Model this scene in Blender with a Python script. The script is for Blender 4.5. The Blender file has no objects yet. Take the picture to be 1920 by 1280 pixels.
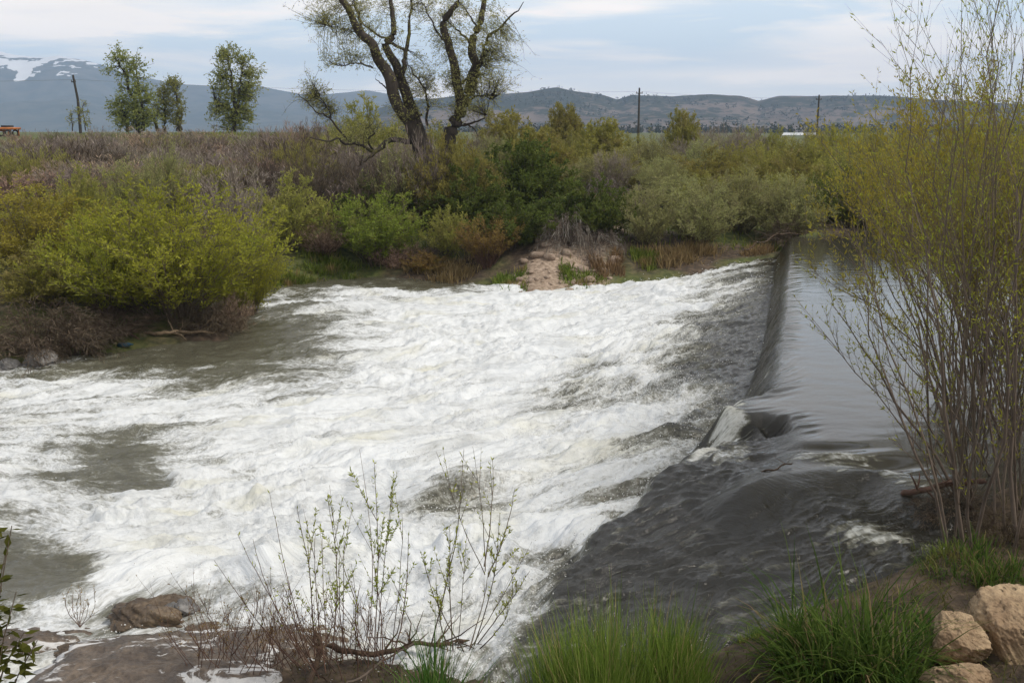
import bpy, math
import numpy as np
from mathutils import Vector

scn = bpy.context.scene
COL = scn.collection
R = math.radians

# ------------------------------------------------------------------ camera
F_PX = 1884.0                       # focal length in pixels of a 1920 wide frame
PITCH = math.atan((640 - 247) / F_PX)
CAM = np.array([0.0, 0.0, 5.0])
cam_d = bpy.data.cameras.new("camera")
cam = bpy.data.objects.new("camera", cam_d)
COL.objects.link(cam)
cam_d.sensor_width = 36.0
cam_d.lens = 36.0 * F_PX / 1920
cam_d.clip_start = 0.1
cam_d.clip_end = 20000
cam.location = CAM
cam.rotation_euler = (math.pi / 2 - PITCH, 0, 0)
scn.camera = cam

# ------------------------------------------------------------------ light
SUN_EL, SUN_AZ = 52, 105             # azimuth from +Y towards +X
sd = bpy.data.lights.new("sun", "SUN")
sd.energy = 2.7
sd.angle = R(10)
sd.color = (1.0, 0.93, 0.82)
so = bpy.data.objects.new("sun", sd)
COL.objects.link(so)
sv = Vector((math.sin(R(SUN_AZ)) * math.cos(R(SUN_EL)), math.cos(R(SUN_AZ)) * math.cos(R(SUN_EL)), math.sin(R(SUN_EL))))
so.rotation_euler = sv.to_track_quat('Z', 'Y').to_euler()

scn.view_settings.view_transform = 'Standard'
scn.view_settings.look = 'None'
scn.view_settings.exposure = 0.0
scn.view_settings.gamma = 1.0
scn.view_settings.use_curve_mapping = False
scn.cycles.max_bounces = 6
scn.cycles.diffuse_bounces = 4
scn.cycles.glossy_bounces = 2
scn.cycles.transmission_bounces = 3
scn.cycles.volume_bounces = 2
scn.cycles.transparent_max_bounces = 4
scn.cycles.use_denoising = True
scn.cycles.caustics_reflective = False
scn.cycles.caustics_refractive = False


class NT:
    """short hand for building node trees"""
    def __init__(self, tree):
        self.t = tree
        self.n = tree.nodes
        self.l = tree.links

    def node(self, typ, **kw):
        nd = self.n.new(typ)
        for k, v in kw.items():
            setattr(nd, k, v)
        return nd

    def put(self, sock, v):
        if isinstance(v, bpy.types.NodeSocket):
            self.l.new(v, sock)
        elif v is not None:
            if hasattr(sock.default_value, '__len__') and not hasattr(v, '__len__'):
                v = (v, v, v)
            if hasattr(sock.default_value, '__len__') and len(sock.default_value) == 4 and len(v) == 3:
                v = (*v, 1)
            sock.default_value = v

    def math(self, op, a, b=None, c=None, clamp=False):
        nd = self.node('ShaderNodeMath', operation=op, use_clamp=clamp)
        for i, v in enumerate((a, b, c)):
            if v is not None:
                self.put(nd.inputs[i], v)
        return nd.outputs[0]

    def vmath(self, op, a, b=None):
        nd = self.node('ShaderNodeVectorMath', operation=op)
        self.put(nd.inputs[0], a)
        if b is not None:
            self.put(nd.inputs[1], b)
        return nd.outputs[0]

    def noise(self, vec, scale=1, detail=4, rough=0.55, dist=0.0):
        nd = self.node('ShaderNodeTexNoise')
        self.put(nd.inputs['Vector'], vec)
        nd.inputs['Scale'].default_value = scale
        nd.inputs['Detail'].default_value = detail
        nd.inputs['Roughness'].default_value = rough
        nd.inputs['Distortion'].default_value = dist
        return nd.outputs[0]

    def ramp(self, v, lo, hi, a=0.0, b=1.0, smooth=True):
        nd = self.node('ShaderNodeMapRange')
        nd.interpolation_type = 'SMOOTHSTEP' if smooth else 'LINEAR'
        self.put(nd.inputs['Value'], v)
        for k, x in (('From Min', lo), ('From Max', hi), ('To Min', a), ('To Max', b)):
            self.put(nd.inputs[k], x)
        return nd.outputs[0]

    def mix(self, f, a, b, blend='MIX'):
        nd = self.node('ShaderNodeMix', data_type='RGBA', blend_type=blend)
        self.put(nd.inputs[0], f)
        self.put(nd.inputs[6], a)
        self.put(nd.inputs[7], b)
        return nd.outputs[2]

    def attr(self, name, out='Fac'):
        nd = self.node('ShaderNodeAttribute', attribute_name=name)
        return nd.outputs[out]

    def scalev(self, v, s):
        return self.vmath('MULTIPLY', v, s)


world = bpy.data.worlds.new("World")
scn.world = world
world.use_nodes = True
w = NT(world.node_tree)
bg = w.n['Background']
sky = w.node('ShaderNodeTexSky')
sky.sky_type = 'NISHITA'
sky.sun_disc = False
sky.sun_elevation = R(SUN_EL)
sky.sun_rotation = R(SUN_AZ)
sky.air_density = 1.0
sky.dust_density = 1.5
tc = w.node('ShaderNodeTexCoord').outputs['Generated']
sep = w.node('ShaderNodeSeparateXYZ')
w.put(sep.inputs[0], tc)
az = w.math('ARCTAN2', sep.outputs[0], sep.outputs[1])
el = w.math('ARCSINE', sep.outputs[2])
cmb = w.node('ShaderNodeCombineXYZ')
w.put(cmb.inputs[0], az)
w.put(cmb.inputs[1], w.math('MULTIPLY', w.math('POWER', w.math('MAXIMUM', el, 0.0), 0.7), 5.0))
cvec = cmb.outputs[0]
n1 = w.noise(w.scalev(cvec, (4.2, 3.6, 1)), 1.0, 8, 0.56, 0.5)
n2 = w.noise(w.scalev(cvec, (10.0, 12.0, 1)), 1.0, 6, 0.58, 0.4)
wob = w.math('MULTIPLY', w.math('SUBTRACT', n2, 0.5), 0.10)
wob2 = w.math('MULTIPLY', w.math('SUBTRACT', n1, 0.5), 0.03)


def blob(px, py, sx, sy, amp):
    a0 = math.atan((px - 960) / F_PX)
    e0 = (247 - py) / F_PX
    u = w.math('DIVIDE', w.math('SUBTRACT', w.math('ADD', az, wob), a0), sx / F_PX)
    v = w.math('DIVIDE', w.math('SUBTRACT', w.math('ADD', el, wob2), e0), sy / F_PX)
    q = w.math('ADD', w.math('MULTIPLY', u, u), w.math('MULTIPLY', v, v))
    return w.math('MULTIPLY', w.math('EXPONENT', w.math('MULTIPLY', q, -1.0)), amp)


cover = w.ramp(n1, 0.42, 0.68, 0.0, 0.85)
for b in ((1120, 30, 130, 14, 0.9), (1080, 92, 90, 7, .45), (1600, 118, 190, 16, 0.8), (1500, 150, 420, 14, .7), (300, 45, 180, 26, .6), (60, 40, 200, 30, .6),
          (1000, 190, 900, 30, .55), (150, 75, 260, 10, .5)):
    cover = w.math('ADD', cover, blob(*b))
for b in ((700, 110, 260, 40, -.55), (1250, 75, 220, 18, -.4)):
    cover = w.math('ADD', cover, blob(*b))
cover = w.math('MAXIMUM', w.math('MINIMUM', cover, 0.96), 0.0)
grey = w.math('MULTIPLY', blob(1690, 10, 130, 26, 1.0), 0.75)
grey = w.math('ADD', grey, blob(230, 40, 220, 22, .35))
grey = w.math('ADD', grey, w.ramp(n2, .5, .75, 0, .25))
cloud = w.mix(w.math('MINIMUM', grey, 1.0), (8.7, 8.3, 8.05), (6.3, 6.25, 6.35))
skyc = w.mix(1.0, sky.outputs[0], (0.9, 0.98, 1.0), 'MULTIPLY')
skyc = w.mix(0.75, skyc, (5.5, 6.6, 7.9))
high = w.ramp(el, .12, .3)
cover = w.mix(high, cover, w.math('ADD', w.math('MULTIPLY', cover, .4), .55))
glow = w.mix(w.ramp(el, .03, .6), (2.0, 1.86, 1.68), (.82, .82, .82))
w.put(bg.inputs['Color'], w.mix(1.0, w.mix(cover, skyc, cloud), glow, 'MULTIPLY'))
bg.inputs['Strength'].default_value = 0.1


# ------------------------------------------------------------------ numpy helpers
def ray(px, py):
    px = np.asarray(px, float)
    py = np.asarray(py, float)
    sp, cp = math.sin(PITCH), math.cos(PITCH)
    return np.stack([px - 960, cp * F_PX - sp * (py - 640), -sp * F_PX - cp * (py - 640)], -1)


def PZ(px, py, z):
    """the point of a pixel's sight line at height z"""
    d = ray(px, py)
    t = (z - CAM[2]) / d[..., 2]
    return CAM + d * np.expand_dims(t, -1)


def PY(px, py, Y):
    """the point of a pixel's sight line at depth Y"""
    d = ray(px, py)
    t = np.asarray(Y, float) / d[..., 1]
    return CAM + d * np.expand_dims(t, -1)


def to_px(p):
    q = p - CAM
    sp, cp = math.sin(PITCH), math.cos(PITCH)
    dep = q[..., 1] * cp - q[..., 2] * sp
    upc = q[..., 1] * sp + q[..., 2] * cp
    return 960 + F_PX * q[..., 0] / dep, 640 - F_PX * upc / dep


def hash2(ix, iy, seed):
    h = (ix.astype(np.int64) * 374761393 + iy.astype(np.int64) * 668265263 + seed * 974634777) & 0x7fffffff
    h = ((h ^ (h >> 13)) * 1274126177) & 0x7fffffff
    return (h ^ (h >> 16)) & 0x7fffffff


def gnoise(x, y, seed=0):
    x = np.asarray(x, float)
    y = np.asarray(y, float)
    ix = np.floor(x)
    iy = np.floor(y)
    fx = x - ix
    fy = y - iy
    u = fx * fx * fx * (fx * (fx * 6 - 15) + 10)
    v = fy * fy * fy * (fy * (fy * 6 - 15) + 10)

    def g(ox, oy):
        a = hash2(ix + ox, iy + oy, seed) * (2 * math.pi / 0x7fffffff)
        return np.cos(a) * (fx - ox) + np.sin(a) * (fy - oy)
    a = g(0, 0) * (1 - u) + g(1, 0) * u
    b = g(0, 1) * (1 - u) + g(1, 1) * u
    return (a * (1 - v) + b * v) * 1.5


def fbm(x, y, oct=4, seed=0, gain=0.5, lac=2.03):
    s = 0
    a = 1.0
    for k in range(oct):
        s = s + a * gnoise(x, y, seed + k * 17)
        x = x * lac + 5.3
        y = y * lac + 1.7
        a *= gain
    return s


def sstep(a, b, x):
    t = np.clip((x - a) / (b - a), 0, 1)
    return t * t * (3 - 2 * t)


def poly_sdf(poly, x, y):
    """signed distance to a closed polygon, negative inside"""
    poly = np.asarray(poly, float)
    d2 = np.full(x.shape, 1e18)
    ins = np.zeros(x.shape, bool)
    n = len(poly)
    for i in range(n):
        ax, ay = poly[i]
        bx, by = poly[(i + 1) % n]
        ex, ey = bx - ax, by - ay
        t = np.clip(((x - ax) * ex + (y - ay) * ey) / (ex * ex + ey * ey + 1e-12), 0, 1)
        d2 = np.minimum(d2, (x - ax - t * ex) ** 2 + (y - ay - t * ey) ** 2)
        if ay != by:
            c = ((ay > y) != (by > y)) & (x < (bx - ax) * (y - ay) / (by - ay) + ax)
            ins ^= c
    d = np.sqrt(d2)
    return np.where(ins, -d, d)


def catmull(pts, n):
    p = np.asarray(pts, float)
    if len(p) == 2:
        return p[0] + (p[1] - p[0]) * np.linspace(0, 1, n)[:, None]
    q = np.vstack([2 * p[0] - p[1], p, 2 * p[-1] - p[-2]])
    t = np.linspace(0, len(p) - 1 - 1e-6, n)
    i = t.astype(int)
    f = (t - i)[:, None]
    a, b, c, d = q[i], q[i + 1], q[i + 2], q[i + 3]
    return .5 * (2 * b + (c - a) * f + (2 * a - 5 * b + 4 * c - d) * f ** 2 + (3 * b - a - 3 * c + d) * f ** 3)


def nrm(v):
    return v / (np.linalg.norm(v, axis=-1, keepdims=True) + 1e-9)


def runit(rng, n):
    return nrm(rng.normal(size=(n, 3)))


class MB:
    """collects vectorised tubes, leaves and blades; builds ONE mesh object"""
    def __init__(self):
        self.v = []
        self.q = []
        self.t = []
        self.n = 0

    def add(self, v, q, tint):
        v = v.reshape(-1, 3)
        self.v.append(v)
        self.q.append(np.asarray(q).reshape(-1, 4) + self.n)
        self.t.append(np.broadcast_to(np.asarray(tint, float), (len(v),)) if np.ndim(tint) == 0 else np.asarray(tint, float).reshape(-1))
        self.n += len(v)

    def tubes(self, P, Rr, ns=4, tint=0.5):
        P = np.asarray(P, float)
        if P.ndim == 2:
            P = P[None]
            Rr = np.asarray(Rr, float)[None]
        N, K, _ = P.shape
        T = np.gradient(P, axis=1)
        T = nrm(T)
        ref = np.where(np.abs(T[..., 2:3]) > .9, np.array([1.0, 0, 0]), np.array([0, 0, 1.0]))
        A = nrm(np.cross(T, ref))
        B = np.cross(T, A)
        ang = np.arange(ns) * 2 * math.pi / ns
        V = P[:, :, None] + (A[:, :, None] * np.cos(ang)[:, None] + B[:, :, None] * np.sin(ang)[:, None]) * Rr[:, :, None, None]
        idx = np.arange(N * K * ns).reshape(N, K, ns)
        a = idx[:, :-1]
        b = np.roll(a, -1, 2)
        c = np.roll(idx[:, 1:], -1, 2)
        d = idx[:, 1:]
        tt = np.repeat(np.broadcast_to(np.asarray(tint, float), (N,)), K * ns)
        self.add(V, np.stack([a, b, c, d], -1), tt)

    def leaves(self, pos, d, L, W, tint, rng):
        """lance shaped leaves, one folded kite each"""
        n = len(pos)
        if n == 0:
            return
        d = nrm(d)
        side = nrm(np.cross(d, runit(rng, n)))
        L = np.broadcast_to(L, (n,))[:, None]
        W = np.broadcast_to(W, (n,))[:, None]
        V = np.stack([pos, pos + d * L * .45 + side * W * .5, pos + d * L, pos + d * L * .45 - side * W * .5], 1)
        self.add(V, np.arange(n * 4).reshape(n, 4), np.repeat(np.broadcast_to(tint, (n,)), 4))

    def blades(self, pos, az, lean, L, W, tint, rng, K=6, curl=1.0):
        n = len(pos)
        t = np.linspace(0, 1, K)
        out = np.stack([np.cos(az), np.sin(az), 0 * az], -1)
        a0 = lean[:, None] + curl * np.asarray(rng.uniform(.2, 1.0, n))[:, None] * t[None] ** 1.6
        stp = (L / (K - 1))[:, None]
        dx = np.cumsum(np.sin(a0) * stp, 1) - np.sin(a0[:, :1]) * stp
        dz = np.cumsum(np.cos(a0) * stp, 1) - np.cos(a0[:, :1]) * stp
        P = pos[:, None] + out[:, None] * dx[..., None] + np.array([0, 0, 1.0]) * dz[..., None]
        sa = az + math.pi / 2 + rng.normal(size=n) * .5
        side = np.stack([np.cos(sa), np.sin(sa), 0 * az], -1)
        wd = W[:, None] * np.array([.7, 1, .95, .8, .5, .08])[:K][None] if K == 6 else W[:, None] * (1 - t[None] * .9)
        V = np.stack([P - side[:, None] * wd[..., None] / 2, P + side[:, None] * wd[..., None] / 2], 2)
        idx = np.arange(n * K * 2).reshape(n, K, 2)
        q = np.stack([idx[:, :-1, 0], idx[:, :-1, 1], idx[:, 1:, 1], idx[:, 1:, 0]], -1)
        self.add(V, q, np.repeat(np.broadcast_to(tint, (n,)), K * 2))

    def build(self, name, mat, parent=None, smooth=False):
        return mesh_obj(name, np.vstack(self.v), np.vstack(self.q), mat, parent, smooth, {'tint': np.concatenate(self.t)})


def mesh_data(name, V, Q, mat, smooth=False, attrs=None):
    me = bpy.data.meshes.new(name)
    V = np.ascontiguousarray(V, dtype=np.float32)
    Q = np.ascontiguousarray(Q, dtype=np.int32)
    me.vertices.add(len(V))
    me.vertices.foreach_set('co', V.ravel())
    k = Q.shape[1]
    me.loops.add(Q.size)
    me.loops.foreach_set('vertex_index', Q.ravel())
    me.polygons.add(len(Q))
    me.polygons.foreach_set('loop_start', np.arange(0, Q.size, k, dtype=np.int32))
    me.polygons.foreach_set('loop_total', np.full(len(Q), k, dtype=np.int32))
    if smooth:
        me.polygons.foreach_set('use_smooth', np.ones(len(Q), dtype=bool))
    for an, av in (attrs or {}).items():
        av = np.asarray(av, dtype=np.float32)
        if av.ndim == 1:
            me.attributes.new(an, 'FLOAT', 'POINT').data.foreach_set('value', av)
        else:
            me.attributes.new(an, 'FLOAT_VECTOR', 'POINT').data.foreach_set('vector', av.ravel())
    me.update()
    me.validate()
    if mat:
        me.materials.append(mat)
    return me


def mesh_obj(name, V, Q, mat, parent=None, smooth=False, attrs=None):
    o = bpy.data.objects.new(name, mesh_data(name, V, Q, mat, smooth, attrs))
    COL.objects.link(o)
    if parent:
        o.parent = parent
    return o


def tag(o, label=None, cat=None, group=None, kind=None):
    for k, v in (('label', label), ('category', cat), ('group', group), ('kind', kind)):
        if v:
            o[k] = v
    return o


def thing(name, loc, label, cat, group=None, rz=0.0):
    o = bpy.data.objects.new(name, None)
    o.empty_display_size = .2
    COL.objects.link(o)
    o.location = loc
    o.rotation_euler = (0, 0, rz)
    return tag(o, label, cat, group)


def copy_tree(o, parent=None):
    c = o.copy()
    COL.objects.link(c)
    c.parent = parent
    for ch in [x for x in o.children]:
        copy_tree(ch, c)
    return c


def grid_faces(nr, nc):
    i = np.arange(nr * nc).reshape(nr, nc)
    return np.stack([i[:-1, :-1], i[:-1, 1:], i[1:, 1:], i[1:, :-1]], -1).reshape(-1, 4)


# ------------------------------------------------------------------ materials
def new_mat(name):
    m = bpy.data.materials.new(name)
    m.use_nodes = True
    t = NT(m.node_tree)
    for nd in list(t.n):
        if nd.type != 'OUTPUT_MATERIAL':
            t.n.remove(nd)
    out = [nd for nd in t.n if nd.type == 'OUTPUT_MATERIAL'][0]
    return m, t, out


def leaf_mat(name, c0, c1, c2=None, trans=0.4, var=0.25, dead=None):
    m, t, out = new_mat(name)
    f = t.attr('tint')
    col = t.mix(f, c0, c1)
    if c2:
        pos = t.node('ShaderNodeTexCoord').outputs['Object']
        col = t.mix(t.ramp(t.noise(pos, 1.1, 2), .5, .68), col, c2)
    if dead:
        col = t.mix(t.ramp(f, .88, .93), col, dead)
    rnd = t.node('ShaderNodeObjectInfo').outputs['Random']
    hsv = t.node('ShaderNodeHueSaturation')
    t.put(hsv.inputs['Color'], col)
    t.put(hsv.inputs['Hue'], t.math('ADD', t.math('MULTIPLY', t.math('SUBTRACT', rnd, .5), .03), .5))
    t.put(hsv.inputs['Value'], t.math('ADD', t.math('MULTIPLY', t.math('SUBTRACT', rnd, .5), var), 1.0))
    di = t.node('ShaderNodeBsdfDiffuse')
    tr = t.node('ShaderNodeBsdfTranslucent')
    t.put(di.inputs[0], hsv.outputs[0])
    t.put(tr.inputs[0], hsv.outputs[0])
    mx = t.node('ShaderNodeMixShader')
    mx.inputs[0].default_value = trans
    t.l.new(di.outputs[0], mx.inputs[1])
    t.l.new(tr.outputs[0], mx.inputs[2])
    t.l.new(mx.outputs[0], out.inputs[0])
    return m


def bark_mat(name, c0, c1, scale=8, moss=None):
    m, t, out = new_mat(name)
    pos = t.node('ShaderNodeTexCoord').outputs['Object']
    n = t.noise(t.scalev(pos, (1, 1, .3)), scale, 6, .6)
    col = t.mix(t.math('ADD', t.math('MULTIPLY', t.attr('tint'), .5), t.math('MULTIPLY', t.ramp(n, .35, .65), .5)), c0, c1)
    if moss:
        col = t.mix(t.math('MULTIPLY', t.ramp(t.noise(pos, .55, 3), .52, .62), t.ramp(t.noise(pos, 6, 4), .35, .6)), col, moss)
    b = t.node('ShaderNodeBsdfPrincipled')
    t.put(b.inputs['Base Color'], col)
    b.inputs['Roughness'].default_value = .85
    bp = t.node('ShaderNodeBump')
    bp.inputs['Strength'].default_value = .8
    bp.inputs['Distance'].default_value = .03
    t.put(bp.inputs['Height'], n)
    t.l.new(bp.outputs[0], b.inputs['Normal'])
    t.l.new(b.outputs[0], out.inputs[0])
    return m


M = {}
M['yellow_leaf'] = leaf_mat('yellow_leaf', (.215, .235, .030), (.47, .50, .070), (.29, .34, .05))
M['gold_leaf'] = leaf_mat('gold_leaf', (.25, .22, .035), (.45, .40, .075), (.32, .33, .06))
M['bright_leaf'] = leaf_mat('bright_leaf', (.155, .205, .030), (.32, .39, .075), (.30, .31, .08))
M['dark_leaf'] = leaf_mat('dark_leaf', (.070, .095, .024), (.175, .210, .052), (.15, .17, .045))
M['sage_leaf'] = leaf_mat('sage_leaf', (.24, .26, .095), (.47, .47, .20), (.35, .33, .16))
M['olive_leaf'] = leaf_mat('olive_leaf', (.225, .225, .055), (.42, .395, .105), (.36, .31, .12))
M['rust_leaf'] = leaf_mat('rust_leaf', (0.201, 0.131, 0.044), (0.350, 0.236, 0.079), (0.228, 0.193, 0.052))
M['brown_twig'] = leaf_mat('brown_twig', (.175, .142, .122), (.37, .31, .275), (.27, .245, .155), trans=.1)
M['dark_twig'] = leaf_mat('dark_twig', (.075, .060, .045), (.185, .145, .105), None, trans=.1)
M['pink_twig'] = leaf_mat('pink_twig', (0.245, 0.175, 0.131), (0.438, 0.315, 0.236), None, trans=.1)
M['grey_twig'] = leaf_mat('grey_twig', (.17, .15, .13), (.36, .33, .29), None, trans=.1)
M['tree_leaf'] = leaf_mat('tree_leaf', (.30, .32, .10), (.56, .57, .22), None, trans=.55)
M['far_leaf'] = leaf_mat('far_leaf', (.19, .22, .055), (.42, .43, .14), None, trans=.55)
M['grass'] = leaf_mat('grass', (.085, .150, .022), (.28, .36, .075), None, trans=.4, dead=(.38, .30, .14))
M['deep_grass'] = leaf_mat('deep_grass', (.040, .095, .018), (.13, .20, .045), None, trans=.35, dead=(.26, .21, .10))
M['bank_grass'] = leaf_mat('bank_grass', (0.088, 0.131, 0.021), (0.210, 0.245, 0.052), (0.263, 0.193, 0.088), trans=.3)
M['dry_grass'] = leaf_mat('dry_grass', (.20, .14, .07), (.34, .25, .13), None, trans=.3)
M['bark'] = bark_mat('bark', (.020, .015, .012), (.075, .057, .042), 7, (.16, .15, .03))
M['grey_bark'] = bark_mat('grey_bark', (.07, .052, .040), (.20, .155, .12), 12)
M['stem'] = bark_mat('stem', (.075, .058, .042), (.20, .155, .11), 20)
M['red_stem'] = bark_mat('red_stem', (.075, .042, .032), (.17, .095, .065), 20)
M['dead_wood'] = bark_mat('dead_wood', (.035, .022, .014), (.12, .075, .045), 14)
M['pale_wood'] = bark_mat('pale_wood', (.16, .11, .065), (.34, .25, .16), 14)
M['pole_wood'] = bark_mat('pole_wood', (.03, .025, .02), (.06, .05, .04), 5)


def rock_mat(name, c0, c1, pits=True, wet=False, foam=False):
    m, t, out = new_mat(name)
    pos = t.node('ShaderNodeTexCoord').outputs['Object']
    n = t.noise(pos, 3.0, 8, .62)
    n2 = t.noise(pos, 22, 6, .6)
    col = t.mix(t.ramp(n, .35, .68), c0, c1)
    col = t.mix(t.math('MULTIPLY', t.ramp(n2, .35, .6, 1, 0), .45), col, tuple(x * .35 for x in c0))
    h = t.math('ADD', t.math('MULTIPLY', n, .6), t.math('MULTIPLY', n2, .3))
    if pits:
        vo = t.node('ShaderNodeTexVoronoi')
        t.put(vo.inputs['Vector'], t.vmath('ADD', pos, t.scalev(t.node('ShaderNodeTexNoise').outputs['Color'], (.05, .05, .05))))
        vo.inputs['Scale'].default_value = 16
        pit = t.math('MULTIPLY', t.ramp(vo.outputs['Distance'], .14, .3, 1, 0), t.ramp(t.noise(pos, 5, 3), .47, .6))
        col = t.mix(t.math('MULTIPLY', pit, .75), col, tuple(x * .3 for x in c0))
        h = t.math('SUBTRACT', h, t.math('MULTIPLY', pit, .5))
    b = t.node('ShaderNodeBsdfPrincipled')
    b.inputs['Roughness'].default_value = .35 if wet else .9
    if foam:
        sv_ = t.scalev(pos, (1.0, 2.6, 1))
        fm = t.ramp(t.math('ADD', t.noise(sv_, 2.1, 7, .68, 1.2), t.math('MULTIPLY', t.math('SUBTRACT', t.noise(pos, .8, 2), .5), .7)), .535, .60)
        col = t.mix(t.math('MULTIPLY', fm, .85), col, (.72, .72, .72))
        t.put(b.inputs['Roughness'], t.ramp(fm, 0, 1, .3, .8))
    t.put(b.inputs['Base Color'], col)
    bp = t.node('ShaderNodeBump')
    bp.inputs['Strength'].default_value = 1.0
    bp.inputs['Distance'].default_value = .06
    t.put(bp.inputs['Height'], h)
    t.l.new(bp.outputs[0], b.inputs['Normal'])
    t.l.new(b.outputs[0], out.inputs[0])
    return m


M['tan_rock'] = rock_mat('tan_rock', (.29, .195, .115), (.49, .365, .225))
M['brown_rock'] = rock_mat('brown_rock', (.085, .058, .036), (.20, .145, .09), False, True)
M['wet_slab'] = rock_mat('wet_slab', (.085, .064, .048), (.19, .145, .105), False, True, True)
M['grey_rock'] = rock_mat('grey_rock', (.12, .115, .11), (.26, .25, .24), False, True)
M['bank_stone'] = rock_mat('bank_stone', (.26, .19, .14), (.46, .36, .28), False)


def flat_mat(name, c, rough=.6, metal=0.0, var=.25, scale=4):
    m, t, out = new_mat(name)
    pos = t.node('ShaderNodeTexCoord').outputs['Object']
    n = t.noise(pos, scale, 5, .6)
    b = t.node('ShaderNodeBsdfPrincipled')
    t.put(b.inputs['Base Color'], t.mix(t.ramp(n, .3, .7), tuple(x * (1 - var) for x in c), c))
    b.inputs['Roughness'].default_value = rough
    b.inputs['Metallic'].default_value = metal
    t.l.new(b.outputs[0], out.inputs[0])
    return m


# ------------------------------------------------------------------ river layout (metres)
PZP = lambda pts, z: [tuple(PZ(a, b, z)[:2]) for a, b in pts]
POOL_Z = 1.4
POOL = PZP([(1478, 446), (1475, 490), (1470, 530), (1468, 570), (1462, 620), (1456, 680), (1450, 722), (1428, 736), (1392, 744), (1368, 764),
            (1384, 775), (1430, 776), (1474, 782), (1488, 806), (1492, 842), (1484, 866), (1440, 880), (1398, 903), (1480, 893), (1560, 884), (1640, 882), (1668, 898), (1712, 922), (1775, 945)], POOL_Z)
POOL += [(6.0, 9.6), (40, 20), (40, 60), (11, 36.5)]
RAMP = PZP([(1420, 884), (1300, 918), (1200, 965), (1110, 1020), (1060, 1085), (1010, 1135), (950, 1180)], .7) + [(-.2, 7.4), (1, 5), (8, 5), (8, 10)] + PZP([(1660, 880)], 1.4)
SHORE = [(-60, 1), (-14, 5.0), (-6, 6.9), (-3.2, 7.7), (-2.35, 8.55), (-1.4, 8.6), (-.7, 8.3), (-.1, 7.75), (.5, 7.4), (1.1, 7.55), (1.7, 7.7), (2.3, 7.95), (3.0, 8.2), (3.75, 8.5), (4.4, 9.1), (5.0, 9.8),
         (5.9, 10.5), (7.4, 13), (9.6, 17), (13, 23), (19, 33), (30, 50), (13, 37), (11, 35.6), (9.7, 35.2), (9.0, 34.6), (8.2, 34.3), (6, 33.5), (4, 32.9), (2, 32.3), (.7, 32.0), (-.6, 33.0), (-2, 33.9),
         (-4.9, 35.2), (-7, 34.2), (-7.9, 32.2), (-8.0, 29), (-7.2, 26), (-7.0, 24.2), (-9.3, 22.8), (-11, 21.6), (-14, 21.2), (-24, 23), (-60, 26)]


def water_level(x, y):
    """smooth water surface and the signed distance to the pool edge"""
    d = poly_sdf(POOL, x, y)
    dr = poly_sdf(RAMP, x, y) + .20 * fbm(x * 1.2, y * 1.2, 3, 333)
    z_far = .80 * np.clip(1 - np.maximum(d, 0) / 6.3, 0, 1) ** 1.25
    z_ramp = np.clip(1.15 + .20 * (x - 2.5) + .09 * (y - 10.2), .3, 1.24)
    k = sstep(.28, -.12, dr)
    z_out = z_far * (1 - k) + np.maximum(z_ramp, z_far * .6) * k
    notch = np.exp(-((x - 3.1) / .55) ** 2 - ((y - 11.8) / 1.0) ** 2)
    wdt = .36 - .08 * notch + .15 * k + .16 * sstep(20, 14.5, y) * (1 - notch) * (1 - k)
    lead = .11 - .04 * notch
    lip = np.clip((d + lead) / (wdt + lead), 0, 1)
    lip = lip ** 1.7 * (1 - k) + lip ** 1.5 * k
    lip = 1 - (1 - lip) ** 1.5
    z = POOL_Z + (z_out - POOL_Z) * lip
    return z, d, dr


def ground_z(x, y):
    s = poly_sdf(SHORE, x, y)
    W, d, dr = water_level(x, y)
    near = sstep(16, 12, y - .75 * np.maximum(x - 4, 0))
    out = np.maximum(s, 0)
    zn = W + .10 * sstep(0, .25, s) + (3.25 - W) * sstep(1.0, 8.6, out)
    plain = 1.95 + .25 * fbm(x * .06, y * .06, 3, 5)
    lev = 2.55 * sstep(60, 104, y) * sstep(8, -12, x * 90 / np.maximum(y, 60) - 2) + 2.0 * sstep(110, 400, y)
    lev = np.minimum(lev, 2.55)
    bench = np.maximum(1.2, W + .15)
    zf = W + .12 * sstep(0, .3, s) + (bench - W) * sstep(0, 3.6, out) + (plain - bench) * sstep(2.5, 12, out) + lev
    z = np.where(s > 0, zn * near + zf * (1 - near), W - .55 * sstep(0, -1.2, s) - .03)
    bump = (.06 * fbm(x * 1.4, y * 1.4, 4, 9) + .02 * fbm(x * 6, y * 6, 2, 3)) * sstep(0, .8, s)
    far = sstep(80, 150, np.hypot(x, y))
    return z + bump * (1 - far)


def gz(x, y):
    return float(ground_z(np.array([x], float), np.array([y], float))[0])


# ------------------------------------------------------------------ ground sheet
def expand(a, b, step, g, lim):
    out = []
    v = b
    s = step
    while v < lim:
        s *= g
        v += s
        out.append(v)
    return out


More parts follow.
